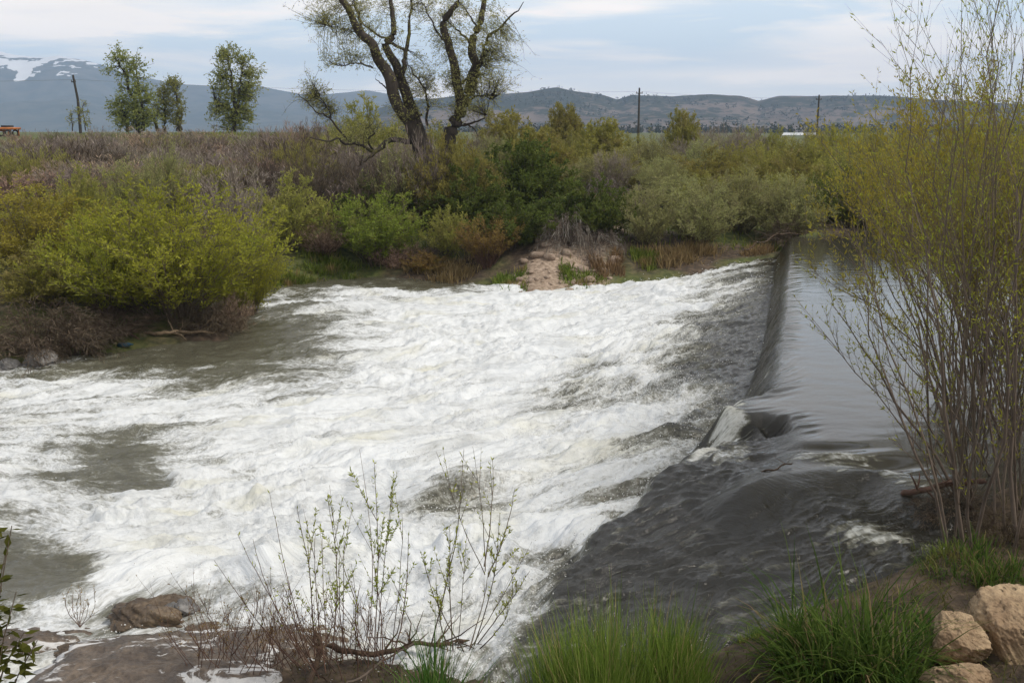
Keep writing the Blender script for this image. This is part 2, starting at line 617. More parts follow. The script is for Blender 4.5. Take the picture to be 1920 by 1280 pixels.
xs = np.arange(-30, 30.01, .16)
hi = np.array(expand(0, 30, .16, 1.09, 5200))
xs = np.concatenate([-hi[::-1], xs, hi])
ys = np.arange(-3, 46, .16)
ys = np.concatenate([[-60, -30, -14, -7, -4.5], ys, np.array(expand(0, ys[-1], .16, 1.07, 5600))])
GX, GY = np.meshgrid(xs, ys)
GZ = ground_z(GX, GY)
m, t, out = new_mat('ground')
gpos = t.node('ShaderNodeNewGeometry').outputs['Position']
gn = t.noise(gpos, .35, 6, .6)
gn2 = t.noise(gpos, 5.0, 6, .65)
soil = t.mix(t.ramp(gn2, .35, .7), (.040, .028, .018), (.125, .088, .058))
turf = t.mix(t.ramp(gn2, .3, .7), (.045, .065, .014), (.12, .13, .035))
gcol = t.mix(t.ramp(t.attr('turf'), .35, .65), soil, turf)
gcol = t.mix(t.math('MULTIPLY', t.attr('gravel'), t.ramp(gn2, .3, .5, .55, 1)), gcol, t.mix(t.ramp(t.noise(gpos, 9, 5), .4, .65), (.27, .20, .145), (.44, .34, .26)))
gb = t.node('ShaderNodeBsdfPrincipled')
gb.inputs['Roughness'].default_value = .95
t.put(gb.inputs['Base Color'], gcol)
bp = t.node('ShaderNodeBump')
bp.inputs['Distance'].default_value = .05
bp.inputs['Strength'].default_value = .7
t.put(bp.inputs['Height'], gn2)
t.l.new(bp.outputs[0], gb.inputs['Normal'])
t.l.new(gb.outputs[0], out.inputs[0])
M['ground'] = m
gp = np.stack([GX, GY, GZ], -1)
grav_poly = PZP([(965, 545), (975, 500), (1040, 475), (1120, 462), (1150, 450), (1165, 470), (1140, 500), (1060, 545)], .6)
gravel = sstep(.5, -.3, poly_sdf(grav_poly, GX, GY) + .4 * fbm(GX, GY, 3, 2))
turf = .5 + .5 * fbm(GX * .25, GY * .25, 4, 21)
turf = np.where(GY > 60, turf + .35, turf)
turf = np.where((GY < 14), turf - .45, turf)
go = mesh_obj('ground', gp.reshape(-1, 3), grid_faces(*GX.shape), M['ground'], None, True, {'turf': turf.ravel(), 'gravel': gravel.ravel()})
tag(go, 'brown soil and rough turf of the river banks and plain', 'ground', None, 'structure')

# ------------------------------------------------------------------ water
FX = [0, 120, 240, 360, 480, 600, 720, 840, 960, 1080, 1200, 1320, 1440]
FY = [500, 515, 530, 545, 560, 600, 640, 680, 720, 760, 800, 840, 880, 920, 960, 1000, 1040, 1080, 1120, 1160, 1200, 1280]
FT = [
    "10 10 10 05 05 08 05 05 10 60 85 75 20",
    "10 10 10 05 10 10 12 08 10 80 85 75 20",
    "10 10 10 10 12 10 12 10 60 90 88 75 20",
    "20 20 20 15 20 45 55 60 88 95 92 75 18",
    "20 20 20 15 45 70 80 92 99 99 90 75 14",
    "20 20 20 20 32 52 82 90 99 98 86 40 06",
    "30 25 20 15 15 38 82 97 98 94 72 30 04",
    "45 48 25 16 20 44 84 94 95 80 44 26 00",
    "66 72 74 45 46 74 90 94 88 62 36 26 00",
    "66 74 78 78 80 88 94 90 84 62 70 55 00",
    "60 60 64 70 85 94 98 98 94 85 84 50 05",
    "75 50 22 62 84 94 99 99 94 70 50 40 30",
    "84 46 14 48 90 95 98 99 92 84 62 60 20",
    "85 65 28 62 86 94 94 62 70 70 76 20 05",
    "70 88 84 88 90 86 80 48 72 84 55 05 00",
    "22 80 94 99 98 82 82 88 88 60 08 00 00",
    "02 30 90 98 98 95 90 90 80 22 02 00 00",
    "02 06 70 90 95 95 90 86 74 10 00 00 00",
    "04 22 64 74 85 95 94 88 62 12 00 00 00",
    "40 76 60 60 66 82 90 88 60 50 05 00 00",
    "80 74 70 66 66 76 84 80 66 62 05 00 00",
    "80 74 70 66 66 70 70 66 62 60 05 00 00"]
FT = np.array([[int(c) for c in r.split()] for r in FT]) / 99.0


def foam_map(px, py):
    ix = np.interp(px, FX, np.arange(len(FX)))
    iy = np.interp(py, FY, np.arange(len(FY)))
    x0 = np.minimum(ix.astype(int), len(FX) - 2)
    y0 = np.minimum(iy.astype(int), len(FY) - 2)
    fx = ix - x0
    fy = iy - y0
    return (FT[y0, x0] * (1 - fx) + FT[y0, x0 + 1] * fx) * (1 - fy) + (FT[y0 + 1, x0] * (1 - fx) + FT[y0 + 1, x0 + 1] * fx) * fy


rows = [5.6]
while rows[-1] < 38.5:
    rows.append(rows[-1] + .018 * (rows[-1] / 9) ** 1.55)
WY = np.array(rows)
us = np.linspace(-.80, .78, 1300)
WX = us[None] * (WY[:, None] + 3.0)
WYg = np.repeat(WY[:, None], len(us), 1)
Wz, Wd, Wr = water_level(WX, WYg)
px, py = to_px(np.stack([WX, WYg, Wz], -1))
# warp the map so that foam edges curl with the current
wx = 26 * fbm(WX * .55, WYg * .42, 3, 31) + 12 * fbm(WX * 2.2, WYg * 1.5, 3, 77)
wy = 13 * fbm(WX * .5 + 9, WYg * .45, 3, 41) + 7 * fbm(WX * 2.0, WYg * 1.6, 3, 87)
kin = sstep(.1, .9, Wd)
FO = foam_map(px + wx * kin, py + wy * kin)
ramp_k = sstep(.1, -.15, Wr)
FO = FO * (1 - ramp_k) + ramp_k * .06
FO = FO * sstep(.12, .55, Wd) * (1 - ramp_k) + FO * ramp_k
# flow coordinates
slope = np.interp(WYg, [8, 11, 14, 18, 22, 28, 34, 38], [.18, .18, .36, .52, .52, .40, .30, .30])
wrp = .9 * fbm(WX * .22, WYg * .22, 2, 55)
S = -(WX + .3 * WYg) + wrp
T = (WYg - slope * np.clip(WX, -14, 9)) + .8 * fbm(WX * .3, WYg * .3, 2, 65)
ang = R(20)
ca, sa = math.cos(ang), math.sin(ang)
rapid = sstep(.15, .9, Wd) * (1 - ramp_k)
calm = 1 - np.clip(FO * 1.3, 0, 1)
lower = sstep(4.5, 7.5, Wd)
H1 = fbm(S * .55, T * 1.25, 3, 101)
H2 = fbm(S * 1.6, T * 4.2, 3, 111)
H3 = fbm(S * 5.5, T * 11, 2, 121)
bill = np.abs(fbm(WX * 1.3 + .5 * H1, WYg * 1.0, 3, 131))
ridge = 1 - np.abs(fbm(S * .9, T * 2.6, 3, 141)) * 1.6
amp = .35 + .65 * np.clip(FO, 0, 1)
FO = np.clip(FO + rapid * .30 * fbm(S * .28, T * 1.15, 3, 205) * np.clip(FO * 2.2, 0, 1) * np.clip(2.6 - 2 * FO, .25, 1), 0, 1)
dz = 1.3 * rapid * amp * ((.085 * H1 + .05 * ridge * (1 - .5 * lower)) + .045 * H2 * (1 - .3 * lower) + .017 * H3 + .07 * bill * lower - .02)
# white standing wave line across the ramp and the lump over the drowned rocks
for (ax, ay, zz, sx, sy, hh) in ((1270, 745, .5, .9, .30, .15), (1290, 640, .75, 1.2, .4, .14), (860, 925, .3, .9, .3, .30), (1120, 905, .4, 1.0, .25, .16), (1270, 840, .5, .8, .25, .25), (1150, 560, .5, 2.2, .7, .15), (1050, 640, .3, 2, .6, .14), (900, 760, .1, 2.2, .7, .12)):
    c = PZ(ax, ay, zz)
    u = (WX - c[0]) * ca + (WYg - c[1]) * sa
    v = -(WX - c[0]) * sa + (WYg - c[1]) * ca
    dz = dz + hh * np.exp(-(u / sx) ** 2 - (v / sy) ** 2) * rapid
# breaking crests: a slow rise upstream, a steep front, foam on the top
rc = np.random.default_rng(404)
for _ in range(130):
    cx, cy = rc.uniform(-9, 8.5), 9.6 + 22 * rc.uniform() ** 1.4
    _z, cd, cr = water_level(np.array([cx]), np.array([cy]))
    if not (1.7 < cd[0] < 9) or cr[0] < .3:
        continue
    if foam_map(*to_px(np.array([[cx, cy, _z[0]]])))[0] < .3:
        continue
    sv_, su_ = rc.uniform(.25, .75) * (cy / 14) ** .5, rc.uniform(.25, .55) * (cy / 14) ** .5
    A_ = rc.uniform(.05, .115) * (1 if cd[0] < 5 else .65)
    box = (np.abs(WX - cx) < 2.6) & (np.abs(WYg - cy) < 2.6)
    ix = np.nonzero(box)
    th_ = R(20) + rc.normal() * .25
    c_, s_ = math.cos(th_), math.sin(th_)
    du, dv_ = WX[ix] - cx, WYg[ix] - cy
    u = du * c_ + dv_ * s_ + .14 * H2[ix] + .10 * np.abs(dv_)
    v = -du * s_ + dv_ * c_
    pr_ = np.where(u > 0, np.exp(-(u / (su_ * 1.6)) ** 2), np.exp(-(u / (su_ * .35)) ** 2)) * np.exp(-(v / sv_) ** 2)
    dz[ix] += A_ * pr_ * (1 + .2 * H3[ix] + .4 * H2[ix]) * rapid[ix]
    FO[ix] = np.clip(FO[ix] + .45 * pr_ * rapid[ix] - .12 * np.exp(-((u - su_ * 2) / su_) ** 2 - (v / sv_) ** 2) * rapid[ix], 0, 1)
# fine riffles on the dark ramp, ripples on the pool
qx = WX + .25 * WYg + .25 * fbm(WX * .9, WYg * .9, 2, 211)
qy = WYg - .20 * WX + .18 * fbm(WX * 1.1, WYg * 1.1, 2, 221)
r1 = fbm(qx * 1.3, qy * 3.6, 3, 151)
r2 = fbm(qx * 3.2 + .5 * r1, qy * 10.0, 3, 161)
r3 = fbm(qx * 7.0 + r2, qy * 22.0, 2, 191)
rip = np.abs(fbm(qx * 1.6, qy * 5.0, 3, 196))
dz = dz + ramp_k * sstep(.0, .6, Wd) * (.026 * r1 + .019 * r2 + .0105 * r3 + .026 * rip)
foot = sstep(.35, .7, Wd) * sstep(4.5, 2.0, Wd) * (1 - ramp_k)
dz = dz + foot * (.022 * r2 + .008 * r3 + .02 * rip)
pool_k = sstep(.2, -.3, Wd)
strk = fbm(S * .7, T * 5.5, 3, 171)
dz = dz + pool_k * (.0022 * fbm(WX * 1.8, WYg * 3.2, 3, 181)) + sstep(-.55, -.05, Wd) * sstep(.9, .3, Wd) * (1 - ramp_k) * (.020 * strk + .024 * sstep(-.05, .1, Wd) * fbm(S * .9, T * 13, 2, 175))
# the sheet of water sagging and rising over drowned stones by the near lip
for (ax, ay, sx, sy, hh) in ((1560, 856, .38, .16, .05), (1545, 838, .5, .14, -.05), (1660, 868, .4, .22, -.09), (1640, 884, .3, .12, .05), (1720, 885, .3, .1, -.04)):
    c = PZ(ax, ay, 1.4)
    dz = dz + hh * np.exp(-((WX - c[0]) / sx) ** 2 - ((WYg - c[1]) / sy) ** 2)
# the notch: a yellowish jet folds down between the two lips
for (ax, ay, zz, sx, sy, hh) in ((1360, 800, 1.15, .12, .25, .10), (1335, 850, .95, .16, .3, .16)):
    c = PZ(ax, ay, zz)
    dz = dz + hh * np.exp(-((WX - c[0]) / sx) ** 2 - ((WYg - c[1]) / sy) ** 2)
jet = PZP([(1352, 782), (1388, 782), (1392, 815), (1376, 850), (1345, 885), (1300, 898), (1300, 870), (1330, 835), (1345, 805)], .95)
FO = np.maximum(FO, .66 * sstep(.14, -.10, poly_sdf(jet, WX, WYg) + .14 * H2 + .05 * r2))
for pts, zz in ((((1330, 890), (1390, 884), (1396, 896), (1340, 912)), .95), (((1640, 884), (1668, 890), (1760, 940), (1748, 950)), 1.3), (((1560, 1035), (1640, 1040), (1700, 1075), (1590, 1062)), .95), (((1500, 905), (1590, 895), (1640, 905), (1560, 920)), 1.1)):
    FO = np.maximum(FO, .50 * sstep(.16, -.10, poly_sdf(PZP(pts, zz), WX, WYg) + .2 * r2))
FO = FO + .42 * sstep(.02, .15, Wd) * sstep(.6, .4, Wd) * (1 - ramp_k) * sstep(.15, .8, fbm(S * .6, T * 10, 2, 177))
# crests of the riffles carry a little foam
FO = FO + ramp_k * sstep(.25, .7, r1 + .5 * r2) * .2 * sstep(.3, 1.0, Wd)
jetk = sstep(.15, -.05, poly_sdf(jet, WX, WYg))

m, t, out = new_mat('river_water')
fl = t.attr('flow', 'Vector')
Fo = t.attr('foam')
ra = t.attr('rapid')
po = t.attr('pool')
nA = t.noise(t.scalev(fl, (1.0, 2.4, 1)), 1.0, 8, .66, .9)
nB = t.noise(t.scalev(fl, (4.2, 7.5, 1)), 1.0, 7, .66, .6)
nC = t.noise(t.scalev(fl, (16, 23, 1)), 1.0, 4, .6, .3)
nD = t.noise(t.scalev(fl, (44, 60, 1)), 1.0, 3, .6, .2)
nsum = t.math('ADD', t.math('MULTIPLY', t.math('SUBTRACT', nD, .5), .30), t.math('ADD', t.math('MULTIPLY', t.math('SUBTRACT', nA, .5), .85), t.math('ADD', t.math('MULTIPLY', t.math('SUBTRACT', nB, .5), .75), t.math('MULTIPLY', t.math('SUBTRACT', nC, .5), .45))))
fm = t.math('ADD', Fo, t.math('MULTIPLY', nsum, t.ramp(Fo, .0, .25, .25, 1.0)))
mask = t.ramp(fm, .34, .78)
wat = t.node('ShaderNodeBsdfPrincipled')
wcol = t.mix(po, (.024, .022, .016), (.054, .050, .040))
wcol = t.mix(t.math('MULTIPLY', t.attr('milky'), .85), wcol, (.105, .100, .070))
wcol = t.mix(t.ramp(fm, .12, .5), wcol, (.14, .137, .10))
t.put(wat.inputs['Base Color'], wcol)
t.put(wat.inputs['Roughness'], t.math('ADD', t.math('MULTIPLY', t.attr('face'), .12), .07))
t.put(wat.inputs['Specular IOR Level'], t.math('SUBTRACT', .5, t.math('MULTIPLY', t.attr('face'), .20)))
wat.inputs['IOR'].default_value = 1.55
bw = t.node('ShaderNodeBump')
bw.inputs['Strength'].default_value = 1.0
t.put(bw.inputs['Distance'], t.math('ADD', t.math('MULTIPLY', t.math('SUBTRACT', 1.0, po), .035), .0022))
t.put(bw.inputs['Height'], t.math('ADD', t.math('MULTIPLY', nB, .7), t.math('MULTIPLY', nC, .35)))
t.l.new(bw.outputs[0], wat.inputs['Normal'])
fo = t.node('ShaderNodeBsdfPrincipled')
fcol = t.mix(t.ramp(t.noise(t.scalev(fl, (.5, 1.1, 1)), 1.0, 4, .55), .52, .74), (.76, .785, .80), (.68, .68, .60))
fcol = t.mix(t.math('MULTIPLY', t.ramp(nC, .35, .65, 1, 0), t.ramp(Fo, 1.05, .5, 0, .55)), fcol, (.42, .42, .40))
fcol = t.mix(t.math('MULTIPLY', t.ramp(t.math('ADD', t.math('MULTIPLY', nA, .6), t.math('MULTIPLY', nB, .4)), .38, .54, 1, 0), .5), fcol, (.40, .41, .405))  # greyer where the bump dips: thin foam, plus relief shading put into the colour
fcol = t.mix(t.math('MULTIPLY', t.attr('jet'), .5), fcol, (.64, .62, .52))
t.put(fo.inputs['Base Color'], fcol)
fo.inputs['Roughness'].default_value = .7
fo.inputs['Specular IOR Level'].default_value = .2
bf = t.node('ShaderNodeBump')
bf.inputs['Strength'].default_value = .9
bf.inputs['Distance'].default_value = .06
t.put(bf.inputs['Height'], t.math('ADD', t.math('MULTIPLY', nA, .9), t.math('ADD', t.math('MULTIPLY', nB, .5), t.math('ADD', t.math('MULTIPLY', nC, .3), t.math('MULTIPLY', nD, .08)))))
t.l.new(bf.outputs[0], fo.inputs['Normal'])
mx = t.node('ShaderNodeMixShader')
t.put(mx.inputs[0], mask)
t.l.new(wat.outputs[0], mx.inputs[1])
t.l.new(fo.outputs[0], mx.inputs[2])
t.l.new(mx.outputs[0], out.inputs[0])
M['river_water'] = m
WV = np.stack([WX, WYg, Wz + dz], -1)
riv = mesh_obj('river_water', WV.reshape(-1, 3), grid_faces(*WX.shape), m, None, True,
               {'foam': np.clip(FO, 0, 1).ravel(), 'rapid': rapid.ravel(), 'pool': pool_k.ravel(), 'jet': jetk.ravel(), 'milky': (lower * rapid).ravel(), 'face': (sstep(-.04, .08, Wd) * sstep(.62, .42, Wd) * (1 - ramp_k)).ravel(), 'flow': np.stack([S, T, Wz * 1.5], -1).reshape(-1, 3)})
tag(riv, 'river pouring over a low weir into white rapids', 'river', None, 'structure')

# flying drops over the rapids
rng = np.random.default_rng(5)
prob = (np.clip(FO, 0, 1) * np.clip(1.02 - FO, 0, 1) * sstep(.15, .5, FO) * rapid * (1 + 2.0 * (H2 > .3)) * (1.0 - .995 * lower) * sstep(36, 30, WYg) * (WYg[:, :] ** 1.5)).ravel()
prob /= prob.sum()
pick = rng.choice(len(prob), 17000, p=prob)
dp = WV.reshape(-1, 3)[pick] + np.stack([rng.normal(size=len(pick)) * .03, rng.normal(size=len(pick)) * .03, np.abs(rng.normal(size=len(pick))) * .05 + .004], -1)
dr_ = rng.uniform(.003, .008, len(pick)) * (1 + .3 * (dp[:, 1] / 15))
octa = np.array([[1, 0, 0], [0, 1, 0], [-1, 0, 0], [0, -1, 0], [0, 0, 1], [0, 0, -1]], float)
of = np.array([[0, 1, 4], [1, 2, 4], [2, 3, 4], [3, 0, 4], [1, 0, 5], [2, 1, 5], [3, 2, 5], [0, 3, 5]])
dv = dp[:, None] + octa[None] * dr_[:, None, None] * rng.uniform(.6, 1.5, (len(pick), 1, 3))
dfc = of[None] + (np.arange(len(pick)) * 6)[:, None, None]
M['spray'] = flat_mat('spray', (.82, .82, .81), .6, 0, .08)
sp = mesh_obj('spray', dv.reshape(-1, 3), dfc.reshape(-1, 3), M['spray'])
tag(sp, 'white drops of spray thrown up above the rapids', 'spray', None, 'stuff')


# ------------------------------------------------------------------ far hills
SURF = {}


def hill(name, prof, Y0, Y1, foot_z, mat, seed, rough, label, cols=420, rowsn=60):
    pr = np.array(prof, float)
    pxs = np.linspace(pr[0, 0], pr[-1, 0], cols)
    top = np.interp(pxs, pr[:, 0], pr[:, 1])
    crest = PY(pxs, top, Y1)
    tt = np.linspace(0, 1, rowsn)
    V = []
    for k, tv in enumerate(tt):
        yy = Y0 + (Y1 - Y0) * tv
        x = crest[:, 0] * (yy / Y1)
        prof_z = foot_z + (crest[:, 2] - foot_z) * (tv ** 1.25)
        n = fbm(x * rough, np.full_like(x, yy * rough), 5, seed)
        n2 = fbm(x * rough * 8, np.full_like(x, yy * rough * 8), 3, seed + 3)
        z = prof_z + (crest[:, 2] - foot_z) * (.22 * n * math.sin(math.pi * tv) + .012 * n2 * tv)
        V.append(np.stack([x, np.full_like(x, yy), z], -1))
    for k in range(1, 6):
        yy = Y1 + (Y1 - Y0) * .12 * k
        V.append(np.stack([crest[:, 0] * (1 + .1 * k), np.full(len(pxs), yy), foot_z + (crest[:, 2] - foot_z) * (1 - (k / 5) ** 1.5) - 2 * (k == 5)], -1))
    V = np.array(V)
    hgt = (V[..., 2] - foot_z) / (crest[:, 2].max() - foot_z)
    SURF[name] = V
    hx, hy = to_px(V)
    below = hy - np.interp(hx, pr[:, 0], pr[:, 1])
    nz = fbm(V[..., 0] * .02, V[..., 2] * .035 + V[..., 1] * .004, 4, 71)
    gully = poly_sdf([(-40, 106), (0, 108), (34, 113), (70, 114), (112, 109), (84, 119), (64, 126), (54, 150), (28, 154), (32, 134), (12, 122), (-40, 132)], hx, hy) + 5 * nz
    snow = np.maximum(sstep(2, -2, gully), sstep(1.5, -2, below - 5 - 9 * nz) * sstep(215, 150, hx))
    snow = np.maximum(snow, sstep(.42, .62, nz) * sstep(175, 150, hx) * sstep(20, 60, hx) * sstep(150, 138, hy) * sstep(8, 14, below))
    o = mesh_obj(name, V.reshape(-1, 3), grid_faces(V.shape[0], V.shape[1]), mat, None, True, {'hgt': hgt.ravel(), 'snow': snow.ravel()})
    return tag(o, label, 'hill', None, 'structure')


m, t, out = new_mat('dry_hill')
hp = t.node('ShaderNodeNewGeometry').outputs['Position']
base = t.mix(t.ramp(t.noise(hp, .006, 5), .4, .62), (.17, .135, .115), (.11, .09, .08))
spots = t.math('ADD', t.noise(hp, .045, 5, .75), t.math('MULTIPLY', t.math('SUBTRACT', t.noise(hp, .004, 3), .5), .5))
col = t.mix(t.ramp(t.math('ADD', spots, t.math('MULTIPLY', t.attr('hgt'), .16)), .52, .575), base, (.035, .043, .032))
b_ = t.node('ShaderNodeBsdfDiffuse')
t.put(b_.inputs[0], col)
t.l.new(b_.outputs[0], out.inputs[0])
M['dry_hill'] = m
m, t, out = new_mat('snow_mountain')
hp = t.node('ShaderNodeNewGeometry').outputs['Position']
sx_ = t.node('ShaderNodeSeparateXYZ')
t.put(sx_.inputs[0], hp)
base = t.mix(t.ramp(t.noise(hp, .012, 5, .65), .4, .6), (.040, .052, .045), (.085, .085, .07))
col = t.mix(t.ramp(t.math('ADD', t.attr('snow'), t.math('MULTIPLY', t.math('SUBTRACT', t.noise(hp, .05, 4, .7), .5), .5)), .4, .6), base, (.74, .75, .78))
b_ = t.node('ShaderNodeBsdfDiffuse')
t.put(b_.inputs[0], col)
t.l.new(b_.outputs[0], out.inputs[0])
M['snow_mountain'] = m
hill('mountain', [(-700, 130), (-300, 85), (-60, 92), (0, 98), (30, 104), (70, 107), (110, 104), (150, 111), (190, 122), (240, 140), (300, 152), (350, 158), (420, 164), (480, 161), (520, 169), (560, 176), (610, 177), (690, 170), (730, 177), (800, 186), (900, 190), (1050, 200), (1200, 225)],
     2700, 4000, 4.5, M['snow_mountain'], 3, .0013, 'blue hazy mountain with snow in the gullies near its top', 1100, 220)
hill('hills', [(640, 232), (720, 200), (800, 186), (880, 178), (950, 176), (1000, 171), (1045, 164), (1085, 172), (1130, 178), (1158, 187), (1185, 178), (1260, 181), (1330, 177), (1390, 180), (1422, 189), (1460, 180), (1540, 180), (1650, 179), (1750, 187), (1920, 196), (2300, 190), (2700, 215)],
     1150, 1800, 4.5, M['dry_hill'], 8, .003, 'long low dry hills dotted with dark junipers')


# junipers dotted over the hills, too many to count
rng = np.random.default_rng(9)
HV = SURF['hills']
ri = (rng.uniform(0, 1, 2600) ** .6 * 59).astype(int)
ci = rng.integers(20, 400, 2600)
P_ = HV[ri, ci] + rng.normal(size=(2600, 3)) * np.array([4, 6, .4])
keep = fbm(P_[:, 0] * .006, P_[:, 1] * .006, 3, 44) > -.15 * (ri > 50) + .05 * (ri <= 50)
P_ = P_[keep]
q = MB()
for p in P_:
    n = 9
    hh = rng.uniform(3, 7.5)
    q.leaves(p + rng.normal(size=(n, 3)) * np.array([hh * .22, hh * .22, hh * .1]) + np.array([0, 0, 1.0]) * rng.uniform(0, hh * .8, n)[:, None], runit(rng, n), hh * .45, hh * .35, rng.uniform(0, 1, n), rng)
M['juniper'] = leaf_mat('juniper', (.025, .032, .022), (.045, .052, .03), None)
tag(q.build('junipers', M['juniper']), 'dark junipers scattered over the dry hills and along their skyline', 'trees', None, 'stuff')


# ------------------------------------------------------------------ plants
def shrub_parts(seed, H, Rr, n_stems, twigs, sub, leaves_per, L, W, stem_r=.012, leafy=1.0, arch=.35, spread=.18, up=.35, droop=0.0, tmin=.25, lean=(0, 0), twl=.17, slim=False, ns=3, flat=.45, twig_r=.4, wob=.008):
    """stems arching from one base, twigs on them, leaves on the twigs"""
    rng = np.random.default_rng(seed)
    st = MB()
    lf = MB()
    a = rng.uniform(0, 2 * math.pi, n_stems)
    rad = np.sqrt(rng.uniform(0, 1, n_stems))
    hgt = H * (1 - flat * rad ** 2) * rng.uniform(.66, 1.0, n_stems)
    base = np.stack([np.cos(a) * spread * Rr * rad, np.sin(a) * spread * Rr * rad, np.zeros(n_stems)], -1)
    tip = np.stack([np.cos(a) * Rr * rad + lean[0], np.sin(a) * Rr * rad + lean[1], hgt], -1)
    mid = base + (tip - base) * np.array([arch, arch, .62])
    K = 8
    tt = np.linspace(0, 1, K)[None, :, None]
    P = base[:, None] * (1 - tt) ** 2 + 2 * mid[:, None] * tt * (1 - tt) + tip[:, None] * tt ** 2
    P = P + np.cumsum(rng.normal(size=P.shape) * H * wob, 1)
    P[..., 2] -= droop * H * tt[..., 0] ** 3
    rs = stem_r * rng.uniform(.6, 1.3, n_stems)[:, None] * (1 - .8 * np.linspace(0, 1, K))[None]
    tn = rng.uniform(0, 1, n_stems)
    st.tubes(P, rs, ns, tn)

    def along(P, k, lo, hi=1.0):
        n = len(P)
        KK = P.shape[1]
        tq = lo + (hi - lo) * rng.uniform(0, 1, (n, k))
        f = tq * (KK - 1)
        i = np.minimum(f.astype(int), KK - 2)
        fr = (f - i)[..., None]
        ar = np.arange(n)[:, None]
        p = P[ar, i] * (1 - fr) + P[ar, i + 1] * fr
        d = nrm(P[ar, i + 1] - P[ar, i])
        return p.reshape(-1, 3), d.reshape(-1, 3), tq.reshape(-1)

    def grow(P, k, lo, ln, wild):
        p, d, tq = along(P, k, lo)
        n = len(p)
        out = nrm(p * np.array([1, 1, .2]))
        dr = nrm(d * .7 + runit(rng, n) * wild + out * .25 + np.array([0, 0, up]))
        ll = ln * rng.uniform(.45, 1.2, n) * (1.15 - .5 * tq)
        tv = np.linspace(0, 1, 4)[None, :, None]
        q = p[:, None] + dr[:, None] * ll[:, None, None] * tv
        q[..., 2] += (up * .25 - droop) * ll[:, None] * tv[..., 0] ** 2
        return q
    tw = grow(P, twigs, tmin, H * twl, .75)
    st.tubes(tw, np.full((len(tw), 4), stem_r * twig_r) * np.array([1, .8, .6, .3]), 3, rng.uniform(.2, 1, len(tw)))
    src = [tw, P[:, 3:]]
    if sub:
        s2 = grow(tw, sub, .2, H * twl * .55, .8)
        if slim:
            d = s2[:, -1] - s2[:, 0]
            lf.leaves(s2[:, 0], d, np.linalg.norm(d, axis=1), W, rng.uniform(0, 1, len(s2)), rng)
        else:
            st.tubes(s2, np.full((len(s2), 4), stem_r * twig_r * .6) * np.array([1, .8, .6, .3]), 3, rng.uniform(.2, 1, len(s2)))
        src.append(s2)
    if leaves_per and not (slim and leafy == 0):
        for Q_, k in zip(src, (leaves_per, leaves_per, leaves_per)):
            p, d, tq = along(Q_, k, .05)
            if leafy < 1:
                kp = rng.uniform(size=len(p)) < leafy
                p, d, tq = p[kp], d[kp], tq[kp]
            n = len(p)
            dd = nrm(d * .55 + runit(rng, n) * .6 + np.array([0, 0, .15 - droop]))
            clump = .5 + .5 * np.clip(fbm(p[:, 0] * 1.6 / max(H, 1) * 3 + p[:, 2] * .9, p[:, 1] * 1.6 / max(H, 1) * 3 - p[:, 2] * .6, 2, seed), -1, 1)
            lf.leaves(p, dd, L * rng.uniform(.6, 1.25, n), W * rng.uniform(.7, 1.2, n), np.clip(.65 * clump + .35 * rng.uniform(0, 1, n), 0, 1), rng)
    return st, lf


PROTO = {}


def proto(kind, variants, leafm, stemm, **kw):
    PROTO[kind] = []
    for v in range(variants):
        seed = sum(map(ord, kind)) * 10 + v
        st, lf = shrub_parts(seed, **kw)
        me_s = mesh_data('stems', np.vstack(st.v), np.vstack(st.q), M[stemm], False, {'tint': np.concatenate(st.t)})
        me_l = mesh_data('foliage', np.vstack(lf.v), np.vstack(lf.q), M[leafm], False, {'tint': np.concatenate(lf.t)})
        PROTO[kind].append((me_s, me_l, kw['H'], kw['Rr'], leafm))


proto('willow', 3, 'yellow_leaf', 'stem', H=3.4, Rr=2.0, n_stems=120, twigs=11, sub=3, leaves_per=6, L=.085, W=.026, stem_r=.011, flat=.5, tmin=.12)
proto('bright', 2, 'bright_leaf', 'stem', H=3.0, Rr=1.7, n_stems=90, twigs=9, sub=3, leaves_per=6, L=.10, W=.032, stem_r=.012, flat=.5, tmin=.15)
proto('dark', 3, 'dark_leaf', 'stem', H=3.0, Rr=1.9, n_stems=70, twigs=10, sub=3, leaves_per=7, L=.11, W=.06, stem_r=.013, flat=.6, tmin=.08)
proto('sage', 3, 'sage_leaf', 'stem', H=2.8, Rr=1.7, n_stems=110, twigs=9, sub=3, leaves_per=5, L=.09, W=.024, stem_r=.011, flat=.5, tmin=.1)
proto('olive', 3, 'olive_leaf', 'stem', H=3.0, Rr=1.8, n_stems=80, twigs=8, sub=3, leaves_per=5, L=.13, W=.035, stem_r=.013, flat=.5, tmin=.12)
proto('ball', 2, 'olive_leaf', 'stem', H=3.0, Rr=1.7, n_stems=130, twigs=10, sub=3, leaves_per=5, L=.15, W=.045, stem_r=.012, flat=.78, tmin=.3, up=.15, spread=.12, twl=.14)
proto('rust', 1, 'rust_leaf', 'red_stem', H=2.4, Rr=1.0, n_stems=110, twigs=7, sub=2, leaves_per=4, L=.10, W=.022, stem_r=.010, flat=.3, up=.8)
proto('brush', 4, 'brown_twig', 'stem', H=2.9, Rr=1.9, n_stems=80, twigs=10, sub=5, leaves_per=0, leafy=0, L=.3, W=.022, stem_r=.012, flat=.35, slim=True, twl=.2, up=.5, tmin=.1)
proto('darkbrush', 2, 'dark_twig', 'dead_wood', H=2.4, Rr=2.0, n_stems=100, twigs=11, sub=6, leaves_per=0, leafy=0, L=.3, W=.014, stem_r=.012, flat=.55, slim=True, twl=.22, up=.05, droop=.22, tmin=.08, arch=.5)
